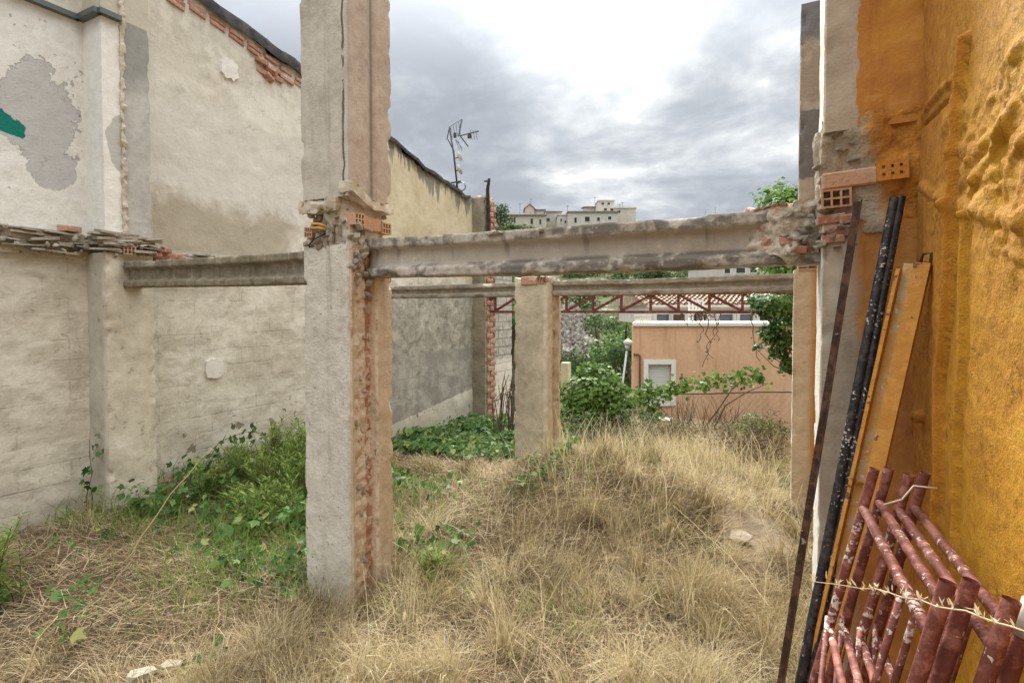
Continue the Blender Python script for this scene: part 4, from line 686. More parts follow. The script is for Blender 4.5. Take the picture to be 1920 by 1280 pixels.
# ---------------------------------------------------------------- hilltop town
M_TOWN = [plaster('town_render', a, b, c, .8, .2) for a, b, c in (((.46, .41, .34), (.55, .50, .42), (.62, .57, .5)), ((.50, .46, .40), (.58, .54, .48), (.66, .63, .58)), ((.40, .36, .31), (.48, .44, .38), (.55, .51, .45)))]
M_TROOF = Mat('town_roof', .9, .1); M_TROOF.color(M_TROOF.ramp(M_TROOF.noise(1.5, 4), (.35, (.25, .20, .17)), (.65, (.38, .32, .28)))); M_TROOFG = Mat('grey_town_roof', .9, .1).color((.17, .18, .19))
def town(px0, px1, pyt, pyb, D, mk, roof, wins, label, group=None, depth=8., slope=None, name='town_house', ants=()):
    c = at_d((px0+px1)/2, pyb, D); hw = (px1-px0)/2*D/FPX; h = (pyb-pyt)*D/FPX; below = 6
    o = thing(name, label, 'house', (c[0], c[1], c[2]-below), group, YAW); H = h+below; r = []
    q = MB()
    if roof == 'gable':
        g = slope or 1.2; q.add([(-hw, 0, 0), (hw, 0, 0), (hw, 0, H), (0, 0, H+g), (-hw, 0, H), (-hw, depth, 0), (hw, depth, 0), (hw, depth, H), (0, depth, H+g), (-hw, depth, H)], [(0, 1, 2, 3, 4), (9, 8, 7, 6, 5), (0, 4, 9, 5), (1, 6, 7, 2), (2, 7, 8, 3), (4, 3, 8, 9)])
    else: q.box(-hw, hw, 0, depth, 0, H)
    w_ = q.obj('wall', M_TOWN[mk]); w_.parent = o
    q = MB()
    if roof == 'gable': g = slope or 1.2; q.add([(-hw-.4, -.4, H-.1), (0, -.4, H+g+.05), (hw+.4, -.4, H-.1), (hw+.4, depth, H-.1), (0, depth, H+g+.05), (-hw-.4, depth, H-.1), (-hw-.4, -.4, H+.15), (0, -.4, H+g+.3), (hw+.4, -.4, H+.15), (hw+.4, depth, H+.15), (0, depth, H+g+.3), (-hw-.4, depth, H+.15)], [(6, 7, 10, 11), (7, 8, 9, 10), (0, 1, 7, 6), (1, 2, 8, 7), (0, 5, 4, 1), (1, 4, 3, 2), (0, 6, 11, 5), (2, 3, 9, 8)])
    elif roof == 'shed': g = slope or 1.; q.add([(-hw-.3, -.5, H), (hw+.3, -.5, H), (hw+.3, depth, H+g), (-hw-.3, depth, H+g), (-hw-.3, -.5, H+.25), (hw+.3, -.5, H+.25), (hw+.3, depth, H+g+.25), (-hw-.3, depth, H+g+.25)], [(4, 5, 6, 7), (0, 1, 5, 4), (1, 2, 6, 5), (3, 0, 4, 7), (2, 3, 7, 6)])
    else: q.box(-hw-.2, hw+.2, -.25, depth, H, H+.35)
    r_ = q.obj('roof', M_TROOFG if roof == 'shed' and mk == 2 else M_TROOF if roof != 'flat' else M_TOWN[1]); r_.parent = o
    for wx, wy, ww, wh, pale_frame in wins:  # last flag gives the window a white trim frame
        lx = (wx-(px0+px1)/2)*D/FPX; lz = (pyb-wy)*D/FPX+below; a_, b_ = ww*D/FPX/2, wh*D/FPX/2; q = MB(); q.box(lx-a_-.15, lx+a_+.15, -.05, -.003, lz-b_-.15, lz+b_+.15); f_ = q.obj('window', M_WHITE if pale_frame else M_TOWN[2]); f_.parent = o
        q = MB(); q.box(lx-a_, lx+a_, -.09, -.052, lz-b_, lz+b_); g_ = q.obj('pane', M_GLASSD); g_.parent = f_
    for axp, apy in ants:
        lx = (axp-(px0+px1)/2)*D/FPX; q = MB(); zt_ = (pyb-apy)*D/FPX+below; q.tube([(lx, 2, H-.2), (lx, 2, zt_)], .06, 4); q.tube([(lx-.5, 2, zt_-.3), (lx+.5, 2, zt_-.25)], .05, 4); a_ = q.obj('antenna', M_CHAR); a_.parent = o
    return o
town(943, 1024, 404, 446, 172, 0, 'shed', [(955, 414, 2.5, 8, 0), (965, 413, 3, 10, 0), (997, 415, 4, 10, 0), (1013, 416, 3, 9, 0)], 'cream hillside house with a sloping roof, four windows, leftmost big house of the far town', slope=.9, ants=((975, 379),))
town(984, 1002, 392, 410, 182, 2, 'gable', [], 'small dark gable house peeking over the leftmost big cream house of the far town', slope=1.6)
town(1000, 1022, 394, 412, 186, 1, 'shed', [], 'pale house with sloping roof behind the leftmost big cream house of the far town', slope=.6, ants=((996, 370),))
town(1024, 1053, 398, 446, 180, 2, 'shed', [(1028, 412, 5, 5, 0)], 'house under a dark grey slab roof in the middle of the far town', slope=1.2)
town(1046, 1068, 404, 446, 174, 1, 'flat', [(1052, 413, 3, 6, 1), (1060, 416, 3, 4, 0)], 'low pale flat roofed house beside the longest far town building')
town(1066, 1158, 398, 446, 170, 1, 'shed', [(1101, 411, 9, 9, 1), (1122, 411, 5, 7, 1), (1143, 409, 6, 6, 1), (1079, 413, 4, 9, 0)], 'longest pale building of the far town with shuttered windows under the square tower', slope=.5, ants=((1065, 383),))
town(1122, 1152, 377, 400, 178, 1, 'flat', [(1130, 382, 5, 4, 1), (1141, 382, 5, 4, 1), (1135, 393, 5, 4, 0), (1147, 393, 5, 4, 0)], 'square tower like top storey house at the highest point of the far town', ants=((1117, 367),))
town(1096, 1122, 389, 402, 184, 2, 'shed', [], 'low roofed house just left of the square tower house', slope=1.)
town(1152, 1178, 391, 446, 176, 0, 'flat', [(1160, 397, 5, 4, 0)], 'cream flat roofed house just right of the square tower house', ants=((1164, 380), (1169, 377)))
town(1176, 1192, 391, 446, 182, 1, 'flat', [], 'narrow pale house at the right end of the far town')
town(928, 946, 411, 446, 178, 1, 'shed', [(936, 420, 4, 5, 0)], 'low house next to the charred post, at the left end of the far town', slope=.6)
town(1338, 1545, 494, 540, 62, 1, 'flat', [(1363, 508, 10, 8, 1), (1388, 507, 16, 9, 1), (1412, 506, 12, 9, 1), (1438, 505, 14, 9, 1)], 'pale terrace house on the slope seen between the two right hand beams', depth=9)
town(1330, 1345, 403, 420, 240, 1, 'flat', [], 'faint far house breaking the ridge above the near beam', ants=((1344, 388), (1325, 395)))
# stone terrace walls on the hillside
M_STONE = Mat('terrace_stone', .95, .1); vv = M_STONE.noise(1.2, 5, .65); M_STONE.color(M_STONE.ramp(vv, (.36, (.22, .21, .185)), (.52, (.40, .385, .345)), (.66, (.52, .505, .46)))); M_STONE.bump(vv, 1., .2)
for k, (a, b, pt, pb, D, lab) in enumerate(((1035, 1150, 503, 520, 96, 'left stone retaining wall on the hillside between the beams'), (1140, 1345, 499, 516, 92, 'right stone retaining wall on the hillside between the beams'))):
    A, B, C2 = at_d(a, pt, D), at_d(b, pt, D), at_d(a, pb, D); V, F = rough_box((0, np.linalg.norm(B-A), 0, 2, 0, A[2]-C2[2]+2), .5, .16, .2, 90+k, None, .4, .9); o = mobj('retaining_wall', V, F, M_STONE, None, False, label=lab, cat='wall'); o.location = (A[0], A[1], C2[2]-2); o.rotation_euler = (0, 0, YAW)
# bare rock on the slope
M_ROCK = Mat('pale_rock', .95, .1); a, b = M_ROCK.noise(.9, 7, .7, .6), M_ROCK.noise(4, 5, .65); M_ROCK.color(M_ROCK.ramp(a*.5+b*.5, (.40, (.13, .105, .085)), (.5, (.38, .33, .29)), (.58, (.62, .57, .52)))); M_ROCK.bump(b, 1., .3)
def rock(px, py, rx, rz, D, seed, lab):
    c = at_d(px, py, D); bm = bmesh.new(); bmesh.ops.create_icosphere(bm, subdivisions=5, radius=1); P = np.array([v.co[:] for v in bm.verts]); d = 1 + fbm(P*3, 1, 4, seed)*.5 + np.abs(fbm(P*7, 1, 4, seed+1))*.7; d = d[:, None]
    Q = P*d*np.array((rx, rx*.6, rz)); Q = Q@np.stack([RGT, FL, (0, 0, 1)]); 
    for v, qq in zip(bm.verts, Q): v.co = qq
    me = bpy.data.meshes.new('rock'); bm.to_mesh(me); bm.free(); me.materials.append(M_ROCK.m); o = bpy.data.objects.new('rock_outcrop', me); o.location = c; fin(o, 'rock_outcrop', None, lab, 'rock')
rock(1068, 640, 1.5, 2.6, 44, 3, 'pale broken rock face on the green slope right of the middle column'); rock(1090, 668, 1.7, 1.5, 43, 4, 'lower grey rock outcrop below the tall pale rock face')
# antenna on the wall top
an = on_x(858, 352, -6.45); M_ANT = Mat('antenna_metal', .5, .4, .3).color((.07, .07, .075)); ant = thing('roof_antenna', 'tall roof antenna mast with aerials and two small dishes on the wall top', 'antenna', an)
DA = np.dot(an-EYE, FWD)
def ap(px, py): return at_d(px, py, DA)
q = MB(); q.tube([ap(858, 356), ap(851, 290), ap(843, 240)], .02, 6); q.obj('mast', M_ANT, ant, True)
def rod_(name, segs, r=.011):
    q = MB(); 
    for a, b in segs: q.tube([ap(*a), ap(*b)], r, 5)
    q.obj(name, M_ANT, ant)
rod_('aerial', [((862, 255), (898, 246)), ((866, 224), (860, 256)), ((862, 254), (878, 275))], .014); rod_('aerial_elements', [((845+k*5, 239-k*3.2), (848+k*5, 262-k*3.2)) for k in range(4)]+[((854+k*5, 262+k*3), (862+k*4.5, 281+k*2)) for k in range(2)]+[((882+k*5, 244), (885+k*5, 262)) for k in range(3)]+[((843, 238), (866, 224)), ((855, 262), (866, 278))], .006); rod_('aerial_bracket', [((840, 262), (852, 285)), ((843, 238), (838, 262))], .012)
q = MB(); q.box(*[v for c0, dd in zip(ap(880, 255), (.03, .03, .05)) for v in (c0-dd, c0+dd)]); q.obj('amplifier', M_ANT, ant); q = MB(); q.box(*[v for c0, dd in zip(ap(853, 254), (.025, .025, .05)) for v in (c0-dd, c0+dd)]); q.obj('amplifier', M_ANT, ant)
for py in (294, 318):
    bm = bmesh.new(); c = ap(863, py); bmesh.ops.create_uvsphere(bm, u_segments=14, v_segments=8, radius=.115); bmesh.ops.delete(bm, geom=[v for v in bm.verts if v.co.z > .02], context='VERTS'); Mx = Matrix.Translation(c) @ Vector((.55, .5, .35)).to_track_quat('Z', 'Y').to_matrix().to_4x4() @ Matrix.Diagonal((1, 1, .45, 1)); bm.transform(Mx); me = bpy.data.meshes.new('dish'); bm.to_mesh(me); bm.free(); me.materials.append(Mat('dish_white', .5, .4).color((.6, .61, .6)).m); fin(bpy.data.objects.new('dish', me), 'dish', ant)
    q = MB(); q.tube([ap(854, py+3), c], .012, 5); q.obj('dish_arm', M_ANT, ant)
q = MB(); q.tube([ap(864+9*math.cos(t), 350+8*math.sin(t)) for t in np.linspace(0, 6.28, 15)], .012, 5, False); q.obj('cable_coil', M_ANT, ant); rod_('clamp', [((846, 343), (864, 340)), ((850, 346), (858, 356))], .02)
# ---------------------------------------------------------------- vegetation
def veg(name, stops, trans=.25, rough=.8):
    m = Mat(name, rough, .2); t = m.attr('tint'); c = m.ramp(t, *stops); m.color(c)
    d = m.nt.nodes.new('ShaderNodeBsdfTranslucent'); m.nt.links.new(c.k, d.inputs[0]); mx = m.nt.nodes.new('ShaderNodeMixShader'); mx.inputs[0].default_value = trans
    m.nt.links.new(m.b.outputs[0], mx.inputs[1]); m.nt.links.new(d.outputs[0], mx.inputs[2]); m.nt.links.new(mx.outputs[0], m.nt.nodes['Material Output'].inputs[0]); return m
M_STRAW = veg('straw', ((0, (.155, .115, .065)), (.3, (.37, .30, .16)), (.6, (.56, .475, .28)), (.85, (.68, .60, .40)), (1, (.75, .69, .51))), .3)
M_THATCH = veg('dead_thatch', ((0, (.13, .09, .055)), (.4, (.32, .24, .145)), (.75, (.49, .39, .25)), (1, (.64, .55, .39))), .2)
M_GREENB = veg('green_blades', ((0, (.06, .12, .022)), (.5, (.17, .27, .05)), (1, (.32, .40, .12))), .35)
M_LEAF = veg('ivy_leaf', ((0, (.022, .06, .018)), (.5, (.065, .15, .036)), (.82, (.14, .25, .07)), (.93, (.24, .34, .13)), (1, (.36, .36, .13))), .3, .45)
M_VINE = veg('vine_leaf', ((0, (.03, .075, .012)), (.5, (.10, .20, .03)), (1, (.22, .34, .08))), .4, .5)
M_OLIVE = veg('grey_green_leaf', ((0, (.04, .05, .03)), (.5, (.11, .13, .075)), (1, (.22, .235, .15))), .3)
M_TREE = veg('tree_leaf', ((0, (.02, .045, .014)), (.5, (.05, .095, .03)), (1, (.12, .17, .06))), .3)
M_TWIG = Mat('twig_bark', .9, .1); M_TWIG.color(M_TWIG.ramp(M_TWIG.noise(12, 4), (.35, (.07, .05, .035)), (.65, (.19, .14, .10))))
def blades(base, length, lean, az, width, curve, tint, seed):
    """grass blades: two quads each, bending over; returns V, F, tint"""
    q = np.random.default_rng(seed); n = len(base); up = np.array((0, 0, 1.)); d = np.stack([np.cos(az), np.sin(az), 0*az], -1)
    L1 = lean; L2 = np.minimum(lean + curve, 1.9); v1 = d*np.sin(L1)[:, None]+up*np.cos(L1)[:, None]; v2 = d*np.sin(L2)[:, None]+up*np.cos(L2)[:, None]
    p0 = base; p1 = base+v1*(length*.55)[:, None]; p2 = p1+v2*(length*.45)[:, None]
    ph = q.random(n)*6.28; sd = np.stack([np.cos(ph), np.sin(ph), .3*np.sin(ph*2)], -1)*(width/2)[:, None]
    V = np.stack([p0-sd, p0+sd, p1-sd*.8, p1+sd*.8, p2-sd*.25, p2+sd*.25], 1).reshape(-1, 3); b = np.arange(n)*6
    F = np.concatenate([np.stack([b, b+1, b+3, b+2], -1), np.stack([b+2, b+3, b+5, b+4], -1)]); return V, F, np.repeat(tint, 6)
def area(n, x0, x1, y0, y1, seed, dens=None):
    q = np.random.default_rng(seed); X = q.uniform(x0, x1, n); Y = q.uniform(y0, y1, n)
    ok = np.ones(n, bool) if dens is None else q.random(n) < dens(X, Y)
    ok &= ~((X > -3.2) & (X < -2.75) & (((Y > 2.88) & (Y < 3.28)) | ((Y > 6.33) & (Y < 6.77)))); ok &= X < .45
    X, Y = X[ok], Y[ok]; return np.stack([X, Y, G(X, Y)-.01], -1)
def clump(X, Y, sc, seed, oc=3): return fbm(np.stack([X, Y, 0*X], -1), sc, oc, seed)+.5
def near(X, Y): return np.clip(4.2/np.maximum(np.hypot(X, Y), 1.2), .12, 1.0)**1.1
GREEN = lambda X, Y: np.clip(1.6*np.exp(-(((X+4.9)/1.25)**2+((Y-4.3)/1.0)**2)) + .9*np.exp(-(((X+4.0)/.7)**2+((Y-3.2)/.5)**2)) + .8*np.exp(-(((X+5.7)/.55)**2+((Y-2.85)/.4)**2)) + .55*np.exp(-(((X+3.8)/.5)**2+((Y-2.45)/.4)**2)), 0, 1)
IVY = lambda X, Y: np.clip(1.7*np.exp(-(((X+5.0)/1.5)**4+((Y-8.7)/2.0)**4)), 0, 1)
BARE = lambda X, Y: np.clip(1.3*np.exp(-(((X+.25)/.36)**2+((Y-5.45)/.7)**2)) + np.exp(-(((X+2.35)/.5)**2+((Y-4.3)/.8)**2)), 0, 1)
def grass(name, mat, P, L, lean, az, wd, curve, tint, seed, **kw):
    V, F, t = blades(P, L, lean, az, wd, curve, tint, seed); return mobj(name, V, F, mat, None, False, {'tint': t}, kind='stuff', **kw)
# 1 matted dead thatch lying on the ground
P = area(190000, -6.6, .45, 1.0, 11.5, 1, lambda X, Y: near(X, Y)*np.clip(clump(X, Y, 1.3, 5)*1.6, .25, 1)*(1-.75*IVY(X, Y))*(1-.8*BARE(X, Y)*(X > -1))); q = np.random.default_rng(2); n = len(P); dz_ = np.hypot(P[:, 0], P[:, 1])
fl_ = clump(P[:, 0], P[:, 1], 1.7, 6)*9+q.normal(0, 1.3, n)
grass('dead_thatch', M_THATCH, P + np.stack([0*dz_, 0*dz_, q.random(n)*.05], -1), q.uniform(.09, .26, n), q.uniform(1.0, 1.55, n), fl_, q.uniform(.0028, .006, n)*np.clip(dz_/4, 1, 2.2), q.uniform(-.1, .5, n), np.clip(q.normal(.45, .25, n)+(clump(P[:, 0], P[:, 1], 2.2, 9)-.5)*.8, 0, 1), 3, label='matted brown dead grass lying over the lot', cat='grass')
# 2 standing straw
def dstraw(X, Y):
    r = np.clip((X+3.0)/1.2, 0, 1); patch_ = np.clip((clump(X, Y, 1.1, 15)-.36)*4, 0, 1); mound = np.exp(-(((X+1.5)/1.6)**2+((Y-5.9)/1.6)**2)); bare = np.exp(-(((X+2.35)/.55)**2+((Y-4.3)/.9)**2)) + .7*np.exp(-(((X+.25)/.3)**2+((Y-5.4)/.5)**2))
    return np.clip(near(X, Y)*(.10+.95*r*patch_+.30*mound*np.clip((clump(X, Y, 1.9, 17)-.4)*5, 0, 1))*(1-.8*GREEN(X, Y))*(1-.85*IVY(X, Y))*(1-.95*BARE(X, Y)), 0, 1)
P = area(190000, -6.5, .45, 1.2, 11.3, 21, dstraw); q = np.random.default_rng(22); n = len(P); X, Y = P[:, 0], P[:, 1]; dd = np.hypot(X, Y); fx, fy = X+1.5, Y-5.6
az = np.where(np.hypot(fx, fy) < 2.0, np.arctan2(fy, fx)*.55+.6+(clump(X, Y, 1.4, 31)-.5)*6, clump(X, Y, 1.0, 31)*9) + q.normal(0, 1.1, n)
mat_ = clump(X, Y, 1.6, 33); hgt = np.where(X > -3, 1, .7)*(.65+.7*clump(X, Y, 1.2, 35)); ln = np.clip(q.normal(.52, .30, n)+np.clip(mat_-.45, 0, 1)*5.0, .02, 1.45)
grass('dry_grass', M_STRAW, P, np.clip(q.gamma(4, .038, n), .05, .46)*hgt, ln, az, q.uniform(.0022, .0048, n)*np.clip(dd/4, 1, 2.4), q.uniform(.05, 1.3, n), np.clip(q.normal(.55, .24, n)+(clump(X, Y, 3.0, 37)-.5)*.8, 0, 1), 23, label='tall dry straw coloured grass standing over the lot', cat='grass')
# tussocks: blades fanning out of a common foot
q = np.random.default_rng(61); T = area(1900, -6.3, .42, 1.3, 11.2, 62, lambda X, Y: np.clip(near(X, Y)*(.25+.75*np.clip((X+3.2)/.8, 0, 1))*(.25+.75*np.clip((clump(X, Y, 1.0, 64)-.4)*5, 0, 1))*(1-.9*GREEN(X, Y))*(1-.9*IVY(X, Y))*(1-.95*BARE(X, Y)), 0, 1)); nt = len(T); per = q.integers(60, 190, nt); ti = np.repeat(np.arange(nt), per); n = len(ti); R = q.uniform(.05, .15, nt)[ti]; Lt = q.uniform(.16, .46, nt)[ti]*np.where(T[ti, 0] > -3, 1, .75); Az0 = q.uniform(0, 6.28, nt)[ti]
a = q.uniform(0, 6.28, n); r = q.random(n)**.6; P = T[ti].copy(); P[:, 0] += R*r*np.cos(a); P[:, 1] += R*r*np.sin(a); az = a + q.normal(0, .5, n); lean = .08+r*q.uniform(.25, 1.15, n)
grass('dry_tussocks', M_STRAW, P, Lt*q.uniform(.5, 1.1, n), lean, np.where(q.random(n) < .35, Az0, az), q.uniform(.0022, .0045, n)*np.clip(np.hypot(P[:, 0], P[:, 1])/4, 1, 2.2), q.uniform(.2, 1.3, n), np.clip(q.normal(.0, .2, n)+(q.uniform(.12, .82, nt)-.22*np.exp(-(((T[:, 0]+2.0)/.8)**2+((T[:, 1]-4.9)/.9)**2)))[ti], 0, 1), 66, label='tussocks of dry bunch grass fanning out over the lot', cat='grass')
# seed stalks above it
P = area(2400, -3.2, .4, 2.4, 9.5, 41, lambda X, Y: .25+.6*np.exp(-(((X+1.2)/1.5)**2+((Y-6.4)/1.7)**2))); q = np.random.default_rng(42); n = len(P)
grass('seed_stalks', M_STRAW, P, q.uniform(.35, .72, n), q.uniform(.02, .5, n), q.uniform(0, 6.28, n), q.uniform(.003, .0045, n)*np.clip(np.hypot(P[:, 0], P[:, 1])/4, 1, 2), q.uniform(.1, .7, n), q.uniform(.55, 1, n), 43, label='thin pale seed stalks rising above the dry grass', cat='grass')
# green blades mixed in
def dgr(X, Y): return np.clip(near(X, Y)*(1.0*GREEN(X, Y) + .5*np.exp(-(((X+2.35)/.25)**2+((Y-3.35)/.28)**2)) + .22*np.clip((clump(X, Y, 1.5, 51)-.5)*5, 0, 1)*(X > -2.4)*(Y > 2.5)), 0, 1)
P = area(60000, -6.4, .4, 1.5, 9.5, 52, dgr); q = np.random.default_rng(53); n = len(P); onr = P[:, 0] > -3
grass('green_grass', M_GREENB, P, q.uniform(.12, .38, n), np.clip(q.normal(.35, .22, n), 0, 1.2), q.uniform(0, 6.28, n), q.uniform(.003, .0055, n)*np.clip(np.hypot(P[:, 0], P[:, 1])/4, 1, 2), q.uniform(.1, .8, n), np.clip(q.normal(.55, .22, n)+onr*.2, 0, 1), 54, label='green grass blades growing among the dry grass', cat='grass')
# leaves
LT = np.array([(0, 0, 0), (.30, .12, .05), (.52, .52, .0), (.24, .55, .07), (0, 1, -.06), (-.24, .55, .07), (-.52, .52, .0), (-.30, .12, .05), (0, .5, .0)]); LF = [(0, 1, 8), (1, 2, 8), (2, 3, 8), (3, 4, 8), (4, 5, 8), (5, 6, 8), (6, 7, 8), (7, 0, 8)]
ST = np.array([(0, 0, 0), (.10, .4, .02), (.07, .75, 0), (0, 1, -.05), (-.07, .75, 0), (-.10, .4, .02)]); SF = [(0, 1, 2), (0, 2, 3), (0, 3, 4), (0, 4, 5)]
def leafmesh(P, N, size, tint, seed, tpl=LT, fc=LF, az=None):
    """one leaf per point; N is the direction the blade faces, turned at random"""
    q = np.random.default_rng(seed); n = len(P); N = N/np.linalg.norm(N, axis=1, keepdims=True); r = q.normal(size=(n, 3)) if az is None else az + q.normal(size=(n, 3))*.25; t = r-N*np.sum(r*N, 1, keepdims=True); t /= np.linalg.norm(t, axis=1, keepdims=True)+1e-9; b = np.cross(N, t)
    V = P[:, None]+size[:, None, None]*(tpl[None, :, 0, None]*b[:, None]+tpl[None, :, 1, None]*t[:, None]+tpl[None, :, 2, None]*N[:, None]); k = len(tpl)
    return V.reshape(-1, 3), (np.arange(n)[:, None, None]*k+np.array(fc)[None]).reshape(-1, 3), np.repeat(tint, k)
def lobj(name, mat, P, N, size, tint, seed, parent=None, tpl=LT, fc=LF, az=None, **kw):
    V, F, t = leafmesh(P, N, size, tint, seed, tpl, fc, az); return mobj(name, V, F, mat, parent, False, {'tint': np.clip(t, 0, 1)}, **kw)
def ivy(n, x0, x1, y0, y1, seed, dens, smin, smax, hmax, label, name='ground_ivy'):
    P = area(n, x0, x1, y0, y1, seed, dens); q = np.random.default_rng(seed+1); k = len(P); bmp = np.clip(clump(P[:, 0], P[:, 1], 1.5, seed)*1.5, .2, 1.2); u = q.random(k)**.6
    P[:, 2] += u*hmax*bmp+.02; N = np.stack([q.normal(.05, .5, k), q.normal(-.35, .5, k), q.uniform(.5, 1.2, k)], -1)
    return lobj(name, M_LEAF, P, N, smin*.6+(smax*1.1-smin*.6)*q.random(k)**1.4, u*.55+q.normal(.17, .23, k), seed+2, kind='stuff', label=label, cat='ivy')
ivy(15000, -6.5, -3.2, 6.9, 10.4, 61, lambda X, Y: IVY(X, Y)*np.clip(clump(X, Y, 2., 62)*1.7-.2, .1, 1), .06, .12, .30, 'thick carpet of dark ivy at the foot of the far white skirting')
ivy(9000, -6.2, -3.25, 2.9, 5.6, 71, lambda X, Y: GREEN(X, Y)*np.clip(clump(X, Y, 1.6, 72)*2.4-.75, 0, 1)*.8, .05, .105, .26, 'loose ivy trailing between the left pilaster and the thick column')
ivy(2600, -5.2, -2.9, 1.6, 3.4, 81, lambda X, Y: np.clip(clump(X, Y, 1.8, 82)*3-1.45, 0, 1), .05, .095, .14, 'scattered ivy shoots in the dry grass nearest the camera on the left')
ivy(900, -3.0, -2.2, 3.5, 6.0, 85, lambda X, Y: np.clip(clump(X, Y, 1.8, 86)*3-1.3, 0, 1), .05, .09, .2, 'small ivy patch behind the thick column')
# leafy weeds: stems carrying narrow leaves
def weed(x, y, h, nst, seed, label, mat=M_GREENB, name='leafy_weed', spread=.16, group=None):
    q = np.random.default_rng(seed); z = float(G(np.array([x]), np.array([y]))[0]); t = thing(name, label, 'plant', (x, y, z), group); sm_ = MB(); LP, LN, LA = [], [], []
    for s in range(nst):
        a, r = q.uniform(0, 6.28), spread*q.random()**.5; b = np.array((x+r*math.cos(a), y+r*math.sin(a), z)); ln = q.normal(0, .16, 2); hh = h*q.uniform(.6, 1.05); pts = [b+np.array((ln[0]*u*u*hh*1.6, ln[1]*u*u*hh*1.6, u*hh)) for u in np.linspace(0, 1, 5)]; sm_.tube(pts, [.004, .0035, .003, .0025, .0015], 4)
        for u in np.linspace(.18, 1, int(hh*95)):
            p_ = b+np.array((ln[0]*u*u*hh*1.6, ln[1]*u*u*hh*1.6, u*hh)); a2 = q.uniform(0, 6.28); dr = np.array((math.cos(a2), math.sin(a2), .75)); LP.append(p_); LA.append(dr); LN.append(np.array((-math.cos(a2)*.6, -math.sin(a2)*.6, 1.)))
    sm_.obj('stem', M_TWIG, t); n = len(LP); lobj('leaves', mat, np.array(LP), np.array(LN), q.uniform(.04, .085, n), q.normal(.6, .22, n), seed, t, ST, SF, np.array(LA)*3)
    return t
WS = [(-5.2, 4.7, .72, 22, 'tall green weed at the wall between the ivy arch and the thick column'), (-4.75, 4.6, .70, 22, 'tall green weed in the thick of the patch by the wall'), (-4.35, 4.55, .70, 20, 'tall green weed whose tips rise beside the left edge of the thick column'), (-5.0, 4.0, .5, 20, 'broad leafy weed in the middle of the green patch'), (-4.6, 3.75, .44, 18, 'broad leafy weed in the front middle of the green patch'), (-4.0, 3.9, .5, 16, 'leafy weed touching the left side of the thick column'), (-5.5, 3.6, .36, 14, 'short green weed at the foot of the left pilaster'), (-5.6, 4.55, .6, 18, 'green weed against the wall under the ivy arch'), (-4.45, 3.35, .42, 16, 'green weed in front of the others, half way down to the thick column base'), (-5.35, 3.95, .52, 16, 'tall bushy green weed nearest the left pilaster'), (-5.05, 4.35, .62, 20, 'tallest feathery green weed by the wall under the grey missing plaster'), (-4.65, 4.1, .55, 18, 'full green weed midway between the left pilaster and the thick column'), (-4.55, 4.75, .66, 18, 'green weed standing against the wall left of the thick column'), (-4.15, 4.3, .52, 14, 'green weed close beside the thick column'), (-4.95, 3.65, .34, 14, 'low spreading green weed in front of the taller weeds'), (-4.2, 3.7, .36, 12, 'low green weed in front of the thick column base on its left')]
for k, (x, y, h, n, lab) in enumerate(WS): weed(x, y, h, n, 300+k, lab, group='green weeds along the left wall')
pw = at_d(2, 1190, 3.75); weed(float(pw[0]), float(pw[1]), .62, 20, 320, 'green weed cut by the left edge of the picture'); weed(-2.42, 3.42, .26, 22, 322, 'green tuft just right of the thick column base', spread=.12)
# young vine shoot climbing the pilaster corner
def creeper(name, pts, nl, size, seed, label, mat=M_LEAF, cat='creeper', jit=.05, r=.006, down=0., face=(0., -.8, .5), part=None):
    q = np.random.default_rng(seed); pts = [np.array(p, float) for p in pts]; t = thing(name, label, cat, pts[0]); MB().tube(pts, [r*(1-.6*i/len(pts)) for i in range(len(pts))], 5).obj('stem', M_TWIG, t, True)
    if nl:
        u = q.random(nl)*(len(pts)-1); i = np.minimum(u.astype(int), len(pts)-2); A = np.array(pts); P = A[i]+(A[i+1]-A[i])*(u-i)[:, None]+q.normal(0, jit, (nl, 3)); P[:, 2] -= down*q.random(nl); N = np.array(face)+q.normal(0, .45, (nl, 3)); lobj('leaves', mat, P, N, q.uniform(size*.6, size*1.2, nl), q.normal(.5, .25, nl), seed+1, t)
    return t
zz = float(G(np.array([-6.1]), np.array([2.75]))[0]); creeper('ivy_shoot', [(-6.0, 2.70, zz), (-6.08, 2.74, zz+.25), (-6.06, 2.78, zz+.45), (-6.14, 2.80, zz+.62), (-6.16, 2.81, zz+.78)], 34, .07, 400, 'ivy shoot climbing in the corner left of the left pilaster', jit=.045)
zz = float(G(np.array([-5.9]), np.array([3.7]))[0]); creeper('ivy_shoot', [(-5.6, 3.6, zz), (-5.75, 3.75, zz+.3), (-5.9, 4.0, zz+.46), (-5.85, 4.3, zz+.52), (-5.8, 4.6, zz+.44)], 46, .085, 410, 'ivy shoot arching against the wall right of the left pilaster', jit=.06)
# long dead stalks
def stalk(pts, r, lab, ears=0, seed=0):
    t = thing('dry_stalk', lab, 'stalk', pts[0]); q = np.random.default_rng(seed); pts = [np.array(p, float) for p in pts]; P_ = []
    for i in range(len(pts)-1):
        for u in np.linspace(0, 1, 6)[:-1]: P_.append(pts[i]+(pts[i+1]-pts[i])*u)
    P_.append(pts[-1]); A = np.array(P_); n = len(A); A[1:-1] += q.normal(0, r*.8, (n-2, 3)); m = MB().tube(A, [r*(1-.7*i/n) for i in range(n)], 5).obj('stem', M_STALK, t, True)
    if ears:
        i = q.integers(int(n*.45), n, ears); N = q.normal(size=(ears, 3)); d = (A[-1]-A[0]); lobj('seed_heads', M_STRAW, A[i]+q.normal(0, .004, (ears, 3)), N, q.uniform(.012, .024, ears), q.uniform(.7, 1, ears), seed, t, ST, SF, np.tile(d/np.linalg.norm(d)*1.2, (ears, 1)), kind='stuff')
